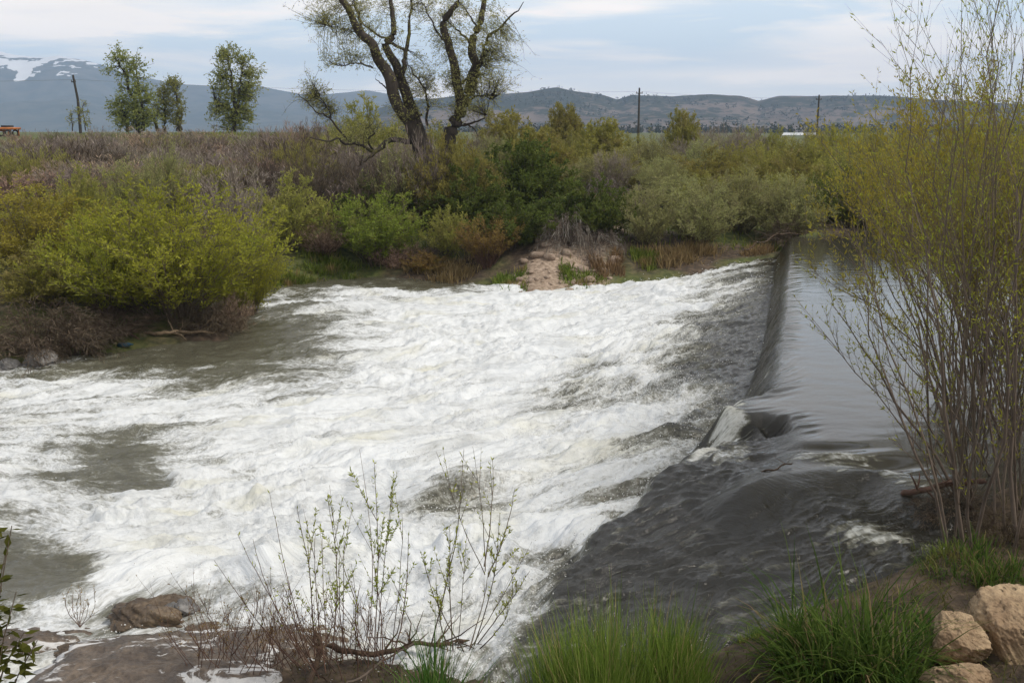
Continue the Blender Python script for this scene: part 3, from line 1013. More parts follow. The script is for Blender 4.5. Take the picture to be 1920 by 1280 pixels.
proto('pinkbrush', 1, 'pink_twig', 'red_stem', H=2.2, Rr=1.6, n_stems=70, twigs=10, sub=6, leaves_per=0, leafy=0, L=.3, W=.015, stem_r=.010, flat=.5, slim=True, twl=.2, up=.3, tmin=.1)
proto('deadgrey', 1, 'grey_twig', 'grey_bark', H=2.0, Rr=1.8, n_stems=60, twigs=8, sub=2, leaves_per=0, leafy=0, L=.3, W=.014, stem_r=.020, flat=.7, slim=True, twl=.3, up=-.1, droop=.5, tmin=.2, arch=.6)
NK = {k: 0 for k in PROTO}


def put_shrub(kind, name, px_, ytop, Y, wpx, label, group=None, leaf=None, z0=None, xy=None, hgt=None, base=None):
    """one shrub of a kind, rooted on the ground under the place where the photo shows its top"""
    v = PROTO[kind][NK[kind] % len(PROTO[kind])]
    NK[kind] += 1
    topp = PY(px_, ytop, Y)
    x = topp[0]
    zb = gz(x, Y) if base is None else base
    h = max(.4, topp[2] - zb + .1)
    wm = wpx * Y / F_PX
    o = thing(name, (x, Y, zb - .12), label, 'shrub', group, rz=(NK[kind] * 2.4) % 6.28)
    o.scale = (wm / 2 / v[3], wm / 2 / v[3], (h + .12) / v[2] * 1.04)
    for nm, me in (('stems', v[0]), ('foliage' if kind not in ('brush', 'darkbrush', 'pinkbrush', 'deadgrey') else 'twigs', v[1])):
        c = bpy.data.objects.new(nm, me)
        COL.objects.link(c)
        c.parent = o
        if leaf and me is v[1]:
            c.material_slots[0].link = 'OBJECT'
            c.material_slots[0].material = M[leaf]
    return o


# -- left bank, near
put_shrub('willow', 'willow_bush', 318, 350, 25.0, 470, 'largest rounded yellow green willow bush, leaning over the water on the left bank')
put_shrub('willow', 'willow_bush', 55, 358, 27.0, 380, 'yellow willow bush with a golden tinge, cut by the left edge', leaf='gold_leaf')
put_shrub('willow', 'willow_bush', 190, 400, 24.4, 280, 'low yellow green bush in front between the two largest willow bushes')
put_shrub('willow', 'willow_bush', 450, 425, 27.6, 190, 'narrow yellow green bush at the right shoulder of the largest willow bush')
put_shrub('pinkbrush', 'bare_shrub', 430, 545, 25.2, 110, 'thin twiggy bare shrub at the water under the right skirt of the largest willow')
put_shrub('olive', 'olive_bush', 70, 470, 24.0, 240, 'low olive bush above the drooping brown shrub at the left edge')
put_shrub('darkbrush', 'bare_shrub', 130, 555, 22.4, 200, 'low brown leafless shrub right at the water between the drooping ones')
put_shrub('darkbrush', 'bare_shrub', 60, 540, 22.2, 320, 'dark brown leafless shrub drooping into the water at the left edge')
put_shrub('darkbrush', 'bare_shrub', 205, 560, 23.6, 230, 'dark bare shrub hanging over the water under the low yellow bush')
put_shrub('darkbrush', 'bare_shrub', 390, 560, 24.6, 170, 'dark bare shrub under the right skirt of the largest willow bush')
# -- far bank at the water
put_shrub('olive', 'olive_bush', 530, 335, 36.0, 200, 'dull olive bush right behind the shoulder of the largest willow bush')
put_shrub('bright', 'green_bush', 700, 360, 36.2, 220, 'bright fresh green bush at the water below the old tree')
put_shrub('pinkbrush', 'bare_shrub', 605, 408, 36.2, 150, 'pinkish brown leafless shrub beside the bright green bush')
put_shrub('pinkbrush', 'bare_shrub', 745, 455, 35.8, 130, 'low pinkish twiggy shrub at the foot of the bright green bush')
put_shrub('olive', 'olive_bush', 840, 395, 36.0, 110, 'narrow olive bush between the bright green bush and the rusty one')
put_shrub('rust', 'rusty_shrub', 912, 412, 34.6, 130, 'rusty brown upright shrub at the water beside the pale stony bank')
put_shrub('olive', 'olive_bush', 800, 478, 35.2, 110, 'low olive bush at the water under the narrow olive bush', leaf='rust_leaf')
put_shrub('dark', 'dark_bush', 885, 315, 38.5, 190, 'dark green bush at the right foot of the old tree')
put_shrub('dark', 'dark_bush', 985, 262, 41.5, 230, 'tall dark green bush, the highest right of the old tree')
put_shrub('dark', 'dark_bush', 960, 375, 35.4, 170, 'dark green bush above the rusty upright shrub')
put_shrub('dark', 'dark_bush', 1120, 340, 36.4, 170, 'dark green bush above the pale stony bank, laced with dead grey branches')
put_shrub('dark', 'dark_bush', 720, 330, 39.5, 180, 'shaded dark green bush under the low left limb of the old tree')
put_shrub('dark', 'dark_bush', 1045, 365, 36.2, 170, 'dark green bush at the top of the pale stony bank')
put_shrub('deadgrey', 'dead_shrub', 1062, 335, 35.2, 150, 'tangled grey dead shrub arching among the dark green bushes')
put_shrub('deadgrey', 'dead_shrub', 1115, 395, 35.3, 150, 'grey dead branches sweeping down to the pale stony bank')
put_shrub('deadgrey', 'dead_shrub', 1140, 275, 46.0, 130, 'silver grey dead shrub standing on the plain behind the dark bushes')
put_shrub('olive', 'olive_bush', 825, 268, 39.0, 150, 'low hazy olive bush before the trunk fork of the old tree')
put_shrub('brush', 'brown_brush', 785, 262, 39.3, 150, 'grey brown brush before the left trunk of the old tree')
put_shrub('olive', 'olive_bush', 868, 268, 39.4, 150, 'olive bush crowding the right trunk foot of the old tree')
put_shrub('sage', 'sage_bush', 745, 275, 39.6, 150, 'greyish bush crowding the left trunk foot of the old tree')
put_shrub('darkbrush', 'bare_shrub', 805, 252, 39.8, 210, 'dark twiggy brush hugging the trunk foot of the old tree')
put_shrub('sage', 'sage_bush', 1212, 352, 35.8, 130, 'pale sage green bush nearest the stony bank, first of the row')
put_shrub('sage', 'sage_bush', 1310, 345, 36.2, 180, 'broad sage green bush in the middle of the row above the white water')
put_shrub('sage', 'sage_bush', 1390, 318, 38.2, 190, 'taller sage bush behind the broad one, browner at the foot')
put_shrub('sage', 'sage_bush', 1480, 330, 37.0, 170, 'sage bush at the far end of the weir, touching the still pool')
put_shrub('darkbrush', 'bare_shrub', 1500, 395, 36.4, 190, 'dead brown shrub trailing into the pool at the far end of the weir')
put_shrub('olive', 'olive_bush', 1600, 320, 38.0, 240, 'dark olive bush on the far bank of the still pool', leaf='dark_leaf')
put_shrub('olive', 'olive_bush', 1760, 330, 38.5, 260, 'olive bush on the far bank seen through the near willow stems')
put_shrub('olive', 'olive_bush', 1900, 340, 37.0, 260, 'olive bush on the far bank at the right edge')
# -- green bushes rising out of the brown thicket
for px_, yt, Y, wp, kd, lb in ((240, 300, 36, 150, 'sage', 'greyish green bush standing above the largest willow bush'), (310, 278, 38, 110, 'sage', 'tall slim sage bush in the middle of the brown thicket'), (150, 318, 34, 130, 'olive', 'olive bush among brown brush above the low yellow bush'),
                               (430, 335, 33, 150, 'brush', 'grey brown brush right above the shoulder of the largest willow bush'), (655, 260, 56, 190, 'brush', 'brown brush behind the low left limb of the old tree'),
                               (700, 195, 52, 200, 'olive', 'hazy yellow green willow behind the old tree trunk'), (820, 235, 55, 150, 'olive', 'olive willow seen between the two trunks of the old tree'), (590, 300, 44, 140, 'olive', 'low olive bush left of the old tree'),
                               (760, 265, 46, 170, 'brush', 'dark brown brush crowding the base of the old tree')):
    put_shrub(kd, {'sage': 'sage_bush', 'olive': 'olive_bush', 'brush': 'brown_brush'}[kd], px_, yt, Y, wp, lb)
# -- grey brown thicket of the plain
rng = np.random.default_rng(12)
for Y, n, yt0, yt1 in ((40, 11, 330, 305), (45, 12, 300, 285), (51, 13, 285, 268), (58, 14, 272, 258), (67, 14, 262, 250), (78, 14, 256, 245)):
    for i in range(n):
        px_ = -60 + (740 + 60) * (i + rng.uniform(.1, .9)) / n
        put_shrub('brush', 'brown_brush', px_, rng.uniform(yt1 - 6, yt0 + 8) - (8 if px_ > 420 else 0) - (10 * rng.uniform() if px_ > 500 else 0), Y + rng.uniform(-2, 2), rng.uniform(80, 220) * 45 / Y * 1.15, leaf=('brown_twig', 'brown_twig', 'pink_twig', 'dark_twig', 'brown_twig', 'olive_leaf')[int(rng.integers(6))], label='leafless grey brown brush in the wide thicket beyond the river', group='grey brown brush of the thicket beyond the river')
# -- willows of the plain to the right of the old tree
named = ((1056, 193, 92, 92, 'ball', 'olive_bush', 'round olive willow top standing above the others before the hill'), (1282, 203, 80, 88, 'ball', 'olive_bush', 'lone ball shaped olive willow right of the utility pole'),
         (1340, 236, 76, 70, 'brush', 'brown_brush', 'small grey brown brush right of the ball shaped willow'), (1130, 222, 66, 120, 'ball', 'olive_bush', 'olive willow below the round topped one'),
         (950, 205, 70, 140, 'ball', 'olive_bush', 'yellow olive willow right behind the old tree'), (1010, 240, 56, 130, 'ball', 'olive_bush', 'olive willow behind the highest dark green bush'),
         (1150, 285, 48, 90, 'brush', 'brown_brush', 'brown brush beside the silver grey dead shrub'), (1250, 300, 46, 110, 'sage', 'sage_bush', 'sage bush at the edge of the green grass patch'))
for px_, yt, Y, wp, kd, nm, lb in named:
    put_shrub(kd, nm, px_, yt, Y, wp, lb)
for Y, n, yt0, yt1, a, b in ((43, 6, 335, 300, 1240, 1640), (50, 8, 300, 272, 1060, 1680), (58, 9, 275, 255, 900, 1720), (68, 10, 258, 244, 880, 1760), (66, 9, 247, 236, 1380, 1960), (82, 10, 250, 240, 900, 1900)):
    for i in range(n):
        px_ = a + (b - a) * (i + rng.uniform(.1, .9)) / n
        kd = ('olive', 'olive', 'sage', 'olive', 'brush')[int(rng.integers(5))]
        if kd == 'brush':
            put_shrub(kd, 'brown_brush', px_, rng.uniform(yt1, yt0), Y + rng.uniform(-2, 2), rng.uniform(110, 170) * 50 / Y, 'leafless brown brush scattered among the willows of the right plain', 'brown brush among the willows of the right plain')
        else:
            put_shrub(kd, 'olive_bush' if kd == 'olive' else 'sage_bush', px_, rng.uniform(yt1, yt0), Y + rng.uniform(-2, 2), rng.uniform(110, 180) * 50 / Y,
                      {'olive': 'yellowish olive willow in the crowd of willows on the right plain', 'sage': 'grey green willow in the crowd of willows on the right plain'}[kd],
                      {'olive': 'olive willows of the right plain', 'sage': 'grey green willows of the right plain'}[kd])


# ------------------------------------------------------------------ trees
def fill_twigs(rng, skel, targets, st, lf, r0, leaves, L, W, bend=.25, droop=0.0, sub=3):
    """curved twigs from the nearest point of the limbs to each target, leafy at their outer half"""
    n = len(targets)
    idx = np.empty(n, int)
    for i in range(0, n, 512):
        dd = ((targets[i:i + 512, None] - skel[None]) ** 2).sum(-1)
        dd = dd * (1 + .35 * rng.uniform(size=dd.shape))
        idx[i:i + 512] = dd.argmin(1)
    p0 = skel[idx]
    ln = np.linalg.norm(targets - p0, axis=1)
    mid = (p0 + targets) / 2 + runit(rng, n) * (ln * bend)[:, None] + np.array([0, 0, 1.0]) * (ln * .12)[:, None]
    tv = np.linspace(0, 1, 6)[None, :, None]
    P = p0[:, None] * (1 - tv) ** 2 + 2 * mid[:, None] * tv * (1 - tv) + targets[:, None] * tv ** 2
    rr = (r0 * (.5 + .5 * np.clip(ln / 1.5, 0, 1.5)))[:, None] * np.array([1, .85, .7, .55, .4, .2])[None]
    st.tubes(P, rr, 3, rng.uniform(0, .6, n))
    a = np.repeat(np.arange(n), sub)
    f = rng.uniform(1.5, 4.95, len(a))
    i = f.astype(int)
    q0 = P[a, i] + (P[a, i + 1] - P[a, i]) * (f - i)[:, None]
    dr = nrm(nrm(P[a, i + 1] - P[a, i]) * .6 + runit(rng, len(a)) * .75 + np.array([0, 0, .25 - droop]))
    sl = rng.uniform(.12, .4, len(a)) * (L / .09) * .9
    Q = q0[:, None] + dr[:, None] * sl[:, None, None] * np.linspace(0, 1, 3)[None, :, None]
    st.tubes(Q, np.full((len(a), 3), r0 * .28) * np.array([1, .7, .3]), 3, rng.uniform(0, .6, len(a)))
    for k in range(leaves):
        f = rng.uniform(.1, 1, len(a))[:, None]
        p = Q[:, 0] * (1 - f) + Q[:, -1] * f
        lf.leaves(p, nrm(dr * .6 + runit(rng, len(a)) * .7 - np.array([0, 0, droop])), L * rng.uniform(.6, 1.2, len(a)), W * rng.uniform(.7, 1.2, len(a)), rng.uniform(0, 1, len(a)), rng)


def limb(st, pts, Y, r0, r1, rng, n=26, dY=0.0, ns=8, tint=.4, wob=.02):
    q = np.array([PY(a, b, Y + (c[0] if c else 0)) for a, b, *c in pts])
    P = catmull(q, n)
    P[:, 1] += dY * np.linspace(0, 1, n) ** 1.3
    P += fbm(np.linspace(0, 9, n)[:, None] + np.arange(3)[None] * 7.3, np.full((n, 3), rng.uniform(0, 50)), 2, 4) * wob * np.linalg.norm(P[-1] - P[0])
    t_ = np.linspace(0, 1, n)
    rad = (r0 * (1 - t_) ** .9 + r1 * t_) * (1 + .09 * fbm(t_ * 9, t_ * 0 + rng.uniform(0, 9), 2, 6))
    st.tubes(P[None], rad[None], ns, tint)
    return P


rng = np.random.default_rng(77)
YT = 41.0
bx = PY(800, 395, YT)
tree = thing('old_willow_tree', (0, 0, 0), 'big old tree with twin dark leaning trunks and sparse spring leaves', 'tree')
trunk, limbs, lf = MB(), MB(), MB()
sk = []
# the low trunk and its two leaders
sk.append(limb(trunk, [(822, 420), (812, 370), (803, 320), (788, 268)], YT, .52, .36, rng, ns=14, wob=.012))
sk.append(limb(trunk, [(800, 340), (790, 285), (770, 235), (745, 185), (722, 128), (705, 96), (680, 62), (655, 18), (628, -30), (600, -80)], YT, .31, .07, rng, 40, -1.2, 12, wob=.012))
sk.append(limb(trunk, [(803, 330), (795, 280), (778, 225), (765, 190), (752, 150), (738, 118), (722, 86), (730, 70), (735, 45), (728, 0), (725, -60)], YT, .28, .05, rng, 40, .9, 12, wob=.008))
sk.append(limb(trunk, [(825, 380), (830, 330), (838, 285), (850, 235), (868, 200), (884, 160), (888, 125), (886, 85), (896, 50), (905, 10), (915, -60)], YT, .33, .07, rng, 40, .5, 12, wob=.01))
sk.append(limb(trunk, [(845, 250), (862, 215), (860, 170), (853, 125), (842, 85), (832, 48), (846, 25), (862, 2), (876, -50)], YT, .24, .06, rng, 36, -.9, 10, wob=.01))
for pts, r0, r1, dy in (
        ([(786, 262), (765, 265), (735, 262), (712, 280), (692, 298), (686, 304)], .15, .03, -1.4), ([(720, 275), (700, 284), (678, 272), (655, 268), (640, 262), (615, 262), (592, 258)], .085, .02, -1.2),
        ([(655, 268), (640, 245), (622, 222), (600, 212), (585, 195), (572, 178)], .05, .012, -1.0), ([(622, 222), (612, 198), (602, 182), (590, 160)], .03, .01, -.3),
        ([(700, 284), (690, 262), (704, 250), (694, 240)], .05, .015, -.5), ([(752, 150), (757, 120), (760, 95), (766, 60), (765, 20), (768, -40)], .11, .04, .8),
        ([(730, 70), (718, 72), (700, 62), (682, 45), (668, 25), (655, 0)], .05, .02, .6), ([(722, 78), (735, 82), (752, 90), (764, 93)], .07, .05, .4),
        ([(680, 62), (672, 30), (662, 8), (655, -25)], .07, .03, .8), ([(690, 80), (665, 60), (640, 52), (605, 45)], .03, .012, .6), ([(700, 128), (670, 120), (645, 124), (618, 118)], .04, .012, -.7),
        ([(884, 155), (905, 110), (908, 85), (925, 62), (945, 48), (965, 30), (985, 10)], .09, .012, -1), ([(886, 90), (872, 70), (858, 55), (846, 45)], .06, .02, .6), ([(896, 55), (880, 28), (868, 10)], .04, .015, .5),
        ([(868, 200), (885, 186), (905, 180), (925, 188)], .05, .012, -.5), ([(850, 240), (880, 232), (905, 225), (912, 215)], .055, .012, -.8), ([(870, 232), (890, 242), (898, 258)], .04, .01, -.8),
        ([(800, 235), (802, 190), (795, 165), (778, 140), (768, 122)], .06, .015, -.9), ([(792, 215), (780, 220), (770, 228)], .05, .02, -.6), ([(745, 185), (725, 165), (708, 150)], .05, .012, -.5),
        ([(812, 350), (790, 365), (770, 385), (765, 400)], .12, .03, -1.0), ([(815, 350), (800, 375), (795, 410)], .10, .03, -1.2), ([(825, 360), (860, 340), (880, 345)], .08, .02, -1.0),
        ([(858, 165), (880, 140), (895, 118)], .05, .015, .7), ([(842, 85), (820, 60), (806, 30), (792, 5)], .05, .012, -.5)):
    sk.append(limb(limbs, pts, YT, r0, r1, rng, 18, dy, 6, .35, .03))
skel = np.vstack(sk)
blobs = [(625, 18, 60, 26, 70), (655, 55, 60, 22, 60), (610, 45, 40, 18, 40), (640, 110, 40, 18, 60), (690, 15, 45, 25, 50), (670, 100, 35, 25, 30), (722, 40, 40, 50, 40), (770, 20, 30, 30, 25), (720, 110, 35, 30, 25),
         (585, 180, 26, 22, 80), (612, 205, 28, 20, 60), (820, 20, 28, 30, 60), (825, 80, 25, 25, 35), (815, 130, 30, 30, 35), (865, 25, 35, 30, 50), (925, 40, 30, 45, 60), (930, 105, 38, 26, 90), (915, 145, 45, 26, 110), (880, 80, 40, 40, 60),
         (880, 170, 40, 25, 70), (850, 155, 35, 35, 60), (800, 160, 32, 22, 50), (780, 195, 25, 20, 30), (950, 75, 22, 20, 25), (690, 245, 50, 22, 50), (665, 262, 40, 14, 25), (860, 205, 45, 20, 50), (740, 215, 30, 25, 25), (770, 150, 30, 25, 25), (900, 210, 30, 20, 30)]
tg = []
for (bx_, by_, sx_, sy_, n) in blobs:
    n = int(n * 1.55)
    q = rng.normal(size=(n, 3)) * .6
    tg.append(PY(bx_ + q[:, 0] * sx_, by_ + q[:, 1] * sy_, YT + q[:, 2] * 1.3 * min(sx_, 60) / 40 + (rng.uniform(-.6, .6))))
tg = np.vstack(tg)
fill_twigs(rng, skel, tg, limbs, lf, .010, 2, .095, .030, sub=6)
trunk.build('trunk', M['bark'], tree, True)
limbs.build('limbs', M['bark'], tree, True)
lf.build('leaves', M['tree_leaf'], tree)


def far_tree(name, Y, stems, blobs, label, nleaf, L, seed, group=None, mat='far_leaf', r=.22):
    rng = np.random.default_rng(seed)
    o = thing(name, (0, 0, 0), label, 'tree', group)
    st, tw, lf = MB(), MB(), MB()
    sk = []
    for pts in stems:
        sk.append(limb(st, pts, Y, r, r * .3, rng, 20, 0, 6, .3, .03))
    tg = []
    for (a, b, sx, sy, n) in blobs:
        q = rng.normal(size=(n, 3)) * .55
        tg.append(PY(a + q[:, 0] * sx, b + q[:, 1] * sy, Y + q[:, 2] * 1.6))
    tg = np.vstack(tg)
    fill_twigs(rng, np.vstack(sk), tg[rng.uniform(size=len(tg)) < .5], tw, lf, .028, nleaf, L, L * .5, sub=5)
    st.build('trunk', M['bark'], o, True)
    tw.build('branches', M['bark'], o)
    lf.build('crown', M[mat], o)
    return o


far_tree('leafy_tree', 108, [[(262, 246), (258, 215), (245, 170), (228, 130), (215, 100)], [(270, 246), (268, 215), (262, 175), (255, 130)], [(240, 246), (236, 220), (226, 195)]],
         [(222, 108, 22, 18, 60), (245, 130, 26, 28, 90), (262, 165, 26, 30, 90), (232, 190, 24, 24, 80), (250, 205, 34, 26, 130), (268, 195, 20, 30, 70), (208, 130, 14, 10, 20), (225, 220, 18, 18, 60), (240, 228, 30, 16, 110), (270, 225, 22, 16, 70)],
         'tall ragged tree with a leaning top left of the smaller pair', 4, .26, 1)
far_tree('leafy_tree', 112, [[(308, 246), (309, 215), (306, 175)], [(338, 246), (335, 215), (330, 170)], [(296, 246), (290, 225), (288, 210)], [(332, 246), (340, 220), (342, 205)]],
         [(306, 175, 18, 18, 60), (330, 165, 16, 18, 60), (318, 195, 24, 20, 90), (338, 200, 12, 22, 50), (300, 205, 14, 16, 40), (322, 152, 14, 8, 25), (310, 222, 22, 16, 70), (335, 225, 14, 14, 50)],
         'smaller twin trunked tree right beside the tall ragged tree', 4, .24, 2)
far_tree('leafy_tree', 104, [[(440, 246), (440, 200), (436, 150), (425, 110)], [(443, 220), (450, 170), (455, 125)], [(438, 210), (415, 195), (402, 190)]],
         [(420, 105, 18, 16, 60), (452, 112, 18, 14, 60), (475, 135, 20, 20, 60), (408, 145, 18, 18, 60), (440, 150, 34, 30, 130), (460, 175, 26, 22, 90), (425, 185, 26, 24, 90), (440, 215, 28, 20, 100), (402, 210, 12, 16, 40), (478, 160, 14, 14, 30), (445, 232, 34, 14, 110), (465, 205, 20, 20, 60)],
         'lone full crowned tree on the levee between the pair and the old tree', 4, .25, 3)
far_tree('sapling', 106, [[(160, 246), (158, 225), (154, 200)], [(136, 246), (135, 225), (133, 210)]], [(155, 212, 9, 16, 40), (160, 230, 8, 10, 20), (134, 222, 7, 12, 18)], 'thin young tree growing against the utility pole', 3, .2, 4, r=.06)


# ------------------------------------------------------------------ utility poles, wires, building, machine
def boxes(bm, *bs):
    for (cx, cy, cz, sx, sy, sz) in bs:
        v = np.array([[x, y, z] for x in (-.5, .5) for y in (-.5, .5) for z in (-.5, .5)]) * np.array([sx, sy, sz]) + np.array([cx, cy, cz])
        bm.add(v, [[0, 1, 3, 2], [4, 6, 7, 5], [0, 4, 5, 1], [2, 3, 7, 6], [0, 2, 6, 4], [1, 5, 7, 3]], .5)


M['insulator'] = flat_mat('insulator', (.12, .11, .10))
tops = []
for (a, yt, yb, Y, lb) in ((140, 141, 246, 118, 'dark wooden utility pole beside the thin young tree'), (1199, 165, 246, 150, 'utility pole with short crossarm before the hills, left of the ball shaped willow'), (1536, 178, 250, 175, 'utility pole half hidden behind the tips of the near willows')):
    tp, bt = PY(a, yt, Y), PY(a, yb, Y)
    zb = min(bt[2], gz(tp[0], Y))
    o = thing('utility_pole', (tp[0], Y, zb), lb, 'utility pole', 'utility poles on the plain')
    h = tp[2] - zb
    q = MB()
    q.tubes(np.array([[[.12 if a == 140 else 0, 0, h * k] if k < 1 else [-.2 if a == 140 else 0, 0, h] for k in (0, .3, .6, 1)]]), np.array([[.19, .17, .15, .12]]), 8, .4)
    q.build('pole', M['pole_wood'], o)
    q = MB()
    boxes(q, (-.2 if a == 140 else 0, 0, h - .75, 1.0 if a != 140 else .5, .12, .12))
    q.build('crossarm', M['pole_wood'], o)
    for dx in (-.42, .42):
        q = MB()
        dx = dx if a != 140 else dx * .5 - .2
        q.tubes(np.array([[[dx, 0, h - .69], [dx, 0, h - .6], [dx, 0, h - .52]]]), np.array([[.04, .06, .03]]), 6)
        q.build('insulator', M['insulator'], o)
    tops.append(np.array([tp[0], Y, tp[2] - .5]))
tops.insert(0, np.array([-95, 112, tops[0][2] - .1]))
tops.append(np.array([150, 200, tops[-1][2]]))
M['wire'] = flat_mat('wire', (.22, .22, .23))
for i, lb in enumerate(('thin wire running out past the left edge from the dark pole', 'long thin wire between the dark pole and the crossarm pole', 'thin wire between the crossarm pole and the pole in the willow tips', 'thin wire running out past the right edge')):
    A, B = tops[i], tops[i + 1]
    tt = np.linspace(0, 1, 24)[:, None]
    P = A + (B - A) * tt - np.array([0, 0, 1.0]) * (4 * tt * (1 - tt)) * np.linalg.norm(B - A) * .008
    q = MB()
    q.tubes(P[None], np.full((1, 24), .014), 3)
    tag(q.build('power_line', M['wire']), lb, 'power line', 'power lines between the poles')

M['white_metal'] = flat_mat('white_metal', (.62, .64, .66), .5, 0, .15)
M['wall_panel'] = flat_mat('wall_panel', (.32, .33, .30), .7)
M['dark_gap'] = flat_mat('dark_gap', (.03, .03, .03), .8)
YB = 330.0
c = PY(1500, 260, YB)
zb = gz(c[0], YB)
o = thing('farm_shed', (c[0], YB, zb), 'long low farm shed with a pale metal roof, half sunk behind the willows', 'building')
Lh = 6.2
zt = PY(1500, 249, YB)[2] - zb
ze = zt - .75
q = MB()
boxes(q, (0, 3, ze / 2, 2 * Lh - .5, 5.6, ze))
q.build('wall', M['wall_panel'], o)
q = MB()
V = np.array([[-Lh, -.4, ze], [Lh, -.4, ze], [Lh, 3, zt], [-Lh + 1.6, 3, zt], [Lh, 6.4, ze], [-Lh, 6.4, ze]])
q.add(np.vstack([V, V - np.array([0, 0, .12])]), [[0, 1, 2, 3], [3, 2, 4, 5], [0, 3, 5, 5], [6, 9, 8, 7], [9, 11, 10, 8], [0, 6, 7, 1], [5, 4, 10, 11]], .5)
q.build('roof', M['white_metal'], o)
q = MB()
boxes(q, (-3, .17, ze * .42, 2.2, .05, ze * .84))
q.build('door', M['dark_gap'], o)
q = MB()
boxes(q, (.1, .3, ze + .12, .3, .1, .5))
q.build('vent', M['dark_gap'], o)

M['orange_paint'] = flat_mat('orange_paint', (.52, .17, .035), .5, 0, .3)
M['tyre'] = flat_mat('tyre', (.03, .03, .03), .8)
YO = 100.0
c = PY(8, 246, YO)
zb = gz(c[0], YO)
o = thing('farm_wagon', (c[0], YO, zb), 'orange farm wagon parked on the levee at the left edge', 'wagon')
k = YO / F_PX
sz = PY(8, 242, YO)[2] - zb
sz = max(sz, .75)
q = MB()
boxes(q, (0, 0, sz, 48 * k, 1.6, .22), (-.4, 0, sz - .2, 40 * k, .2, .16))
q.build('deck', M['orange_paint'], o)
q = MB()
boxes(q, (.35, 0, sz + .2, 14 * k, 1.0, .18))
q.build('load', M['dark_gap'], o)
q = MB()
boxes(q, (-10 * k, -.7, sz / 2, .1, .1, sz), (14 * k, -.7, sz / 2, .1, .1, sz), (20 * k, .7, sz / 2, .1, .1, sz))
q.build('stake', M['orange_paint'], o)
for dx in (-.7, .7):
    for dy in (-.75, .75):
        q = MB()
        a_ = np.linspace(0, 2 * math.pi, 15)
        ring = np.stack([dx + .27 * np.cos(a_), np.full(15, dy), .31 + .27 * np.sin(a_)], -1)
        q.tubes(ring[None], np.full((1, 15), .085), 6)
        q.build('tyre', M['tyre'], o)

# far dark tree line on the plain (a wood that reads as one mass)
rng = np.random.default_rng(3)
q = MB()
for i in range(420):
    a = rng.uniform(1180, 1960) if i % 3 else rng.uniform(640, 1200)
    Y = rng.uniform(560, 900)
    hgt = rng.uniform(2, 6.5) * (1 if rng.uniform() < .6 else .6)
    p = PY(a, 246, Y)
    n = 26
    pos = np.array([p[0], Y, 4.4]) + rng.normal(size=(n, 3)) * np.array([1.0, 1.0, .1]) + np.array([0, 0, 1.0]) * rng.uniform(0, hgt, n)[:, None]
    q.leaves(pos, runit(rng, n), rng.uniform(1.2, 2.2, n), rng.uniform(.8, 1.5, n), rng.uniform(0, 1, n), rng)
M['wood_leaf'] = leaf_mat('wood_leaf', (.028, .036, .02), (.055, .062, .03), None)
tag(q.build('far_wood', M['wood_leaf']), 'thin line of dark trees at the foot of the hills', 'wood', None, 'stuff')

# ------------------------------------------------------------------ near willows on the right bank
def near_willow(x, y, label, seed, kw, leaf='yellow_leaf', stem='grey_bark', rz=0.0, z=None):
    zb = (gz(x, y) if z is None else z) - .08
    st, lf = shrub_parts(seed, **kw)
    o = thing('willow_shrub', (x, y, zb), label, 'shrub', 'near willows on the right bank', rz)
    st.build('stems', M[stem], o, True)
    lf.build('foliage', M[leaf], o)
    return o


NW = dict(wob=.014, twigs=12, sub=3, leaves_per=4, L=.052, W=.013, arch=.42, up=.5, ns=6, twig_r=.26, twl=.14)
put_shrub('darkbrush', 'bare_shrub', 1790, 905, 9.4, 230, 'dark dead brush and debris around the feet of the near willow stems')
put_shrub('darkbrush', 'bare_shrub', 1880, 960, 8.7, 190, 'brown dead brush behind the largest tan boulder')
near_willow(4.25, 8.6, 'tall front willow with bare grey stems rising beside the tan boulders', 501, dict(NW, H=4.6, Rr=1.3, n_stems=12, arch=.62, stem_r=.017, flat=.2, spread=.36, tmin=.15, leafy=.6, lean=(-.2, .2)))
near_willow(4.85, 9.5, 'willow with fanned stems leaning out over the smooth pool', 502, dict(NW, H=3.0, Rr=1.5, n_stems=10, arch=.6, stem_r=.014, flat=.35, spread=.3, tmin=.2, leafy=.85, twl=.17, lean=(-.6, .2)))
near_willow(6.55, 12.8, 'dense golden willow crown behind the bare grey stems', 503, dict(NW, H=4.9, Rr=2.3, n_stems=66, twigs=16, leaves_per=6, L=.065, W=.019, stem_r=.012, flat=.3, spread=.4, tmin=.52, arch=.22, leafy=.95, lean=(-.65, 0), ns=4), leaf='gold_leaf')
near_willow(9.2, 16.6, 'golden willow farther along the bank, behind the dense crown', 504, dict(NW, H=5.0, Rr=2.9, n_stems=80, twigs=16, leaves_per=6, L=.075, W=.022, stem_r=.014, flat=.35, spread=.4, tmin=.4, arch=.25, leafy=.95, lean=(-1.2, 0), ns=4), leaf='gold_leaf')
near_willow(5.75, 10.6, 'golden willow spraying far out over the pool toward the weir', 507, dict(NW, H=4.0, Rr=1.5, n_stems=24, stem_r=.012, flat=.3, spread=.4, tmin=.42, leafy=.95, leaves_per=6, lean=(-1.15, .3), ns=4), leaf='gold_leaf')
near_willow(5.25, 9.7, 'tall reddish willow with few leaves at the right edge', 505, dict(NW, H=5.8, Rr=1.4, n_stems=40, arch=.6, stem_r=.012, flat=.2, spread=.6, tmin=.1, leafy=.75, twl=.2), stem='stem')
near_willow(6.4, 11.4, 'slender brown willow thicket standing in the pool margin', 506, dict(NW, H=4.6, Rr=1.2, n_stems=40, stem_r=.009, flat=.25, spread=.6, tmin=.12, leafy=.8, twl=.2, lean=(-.1, 0), ns=4), stem='stem')

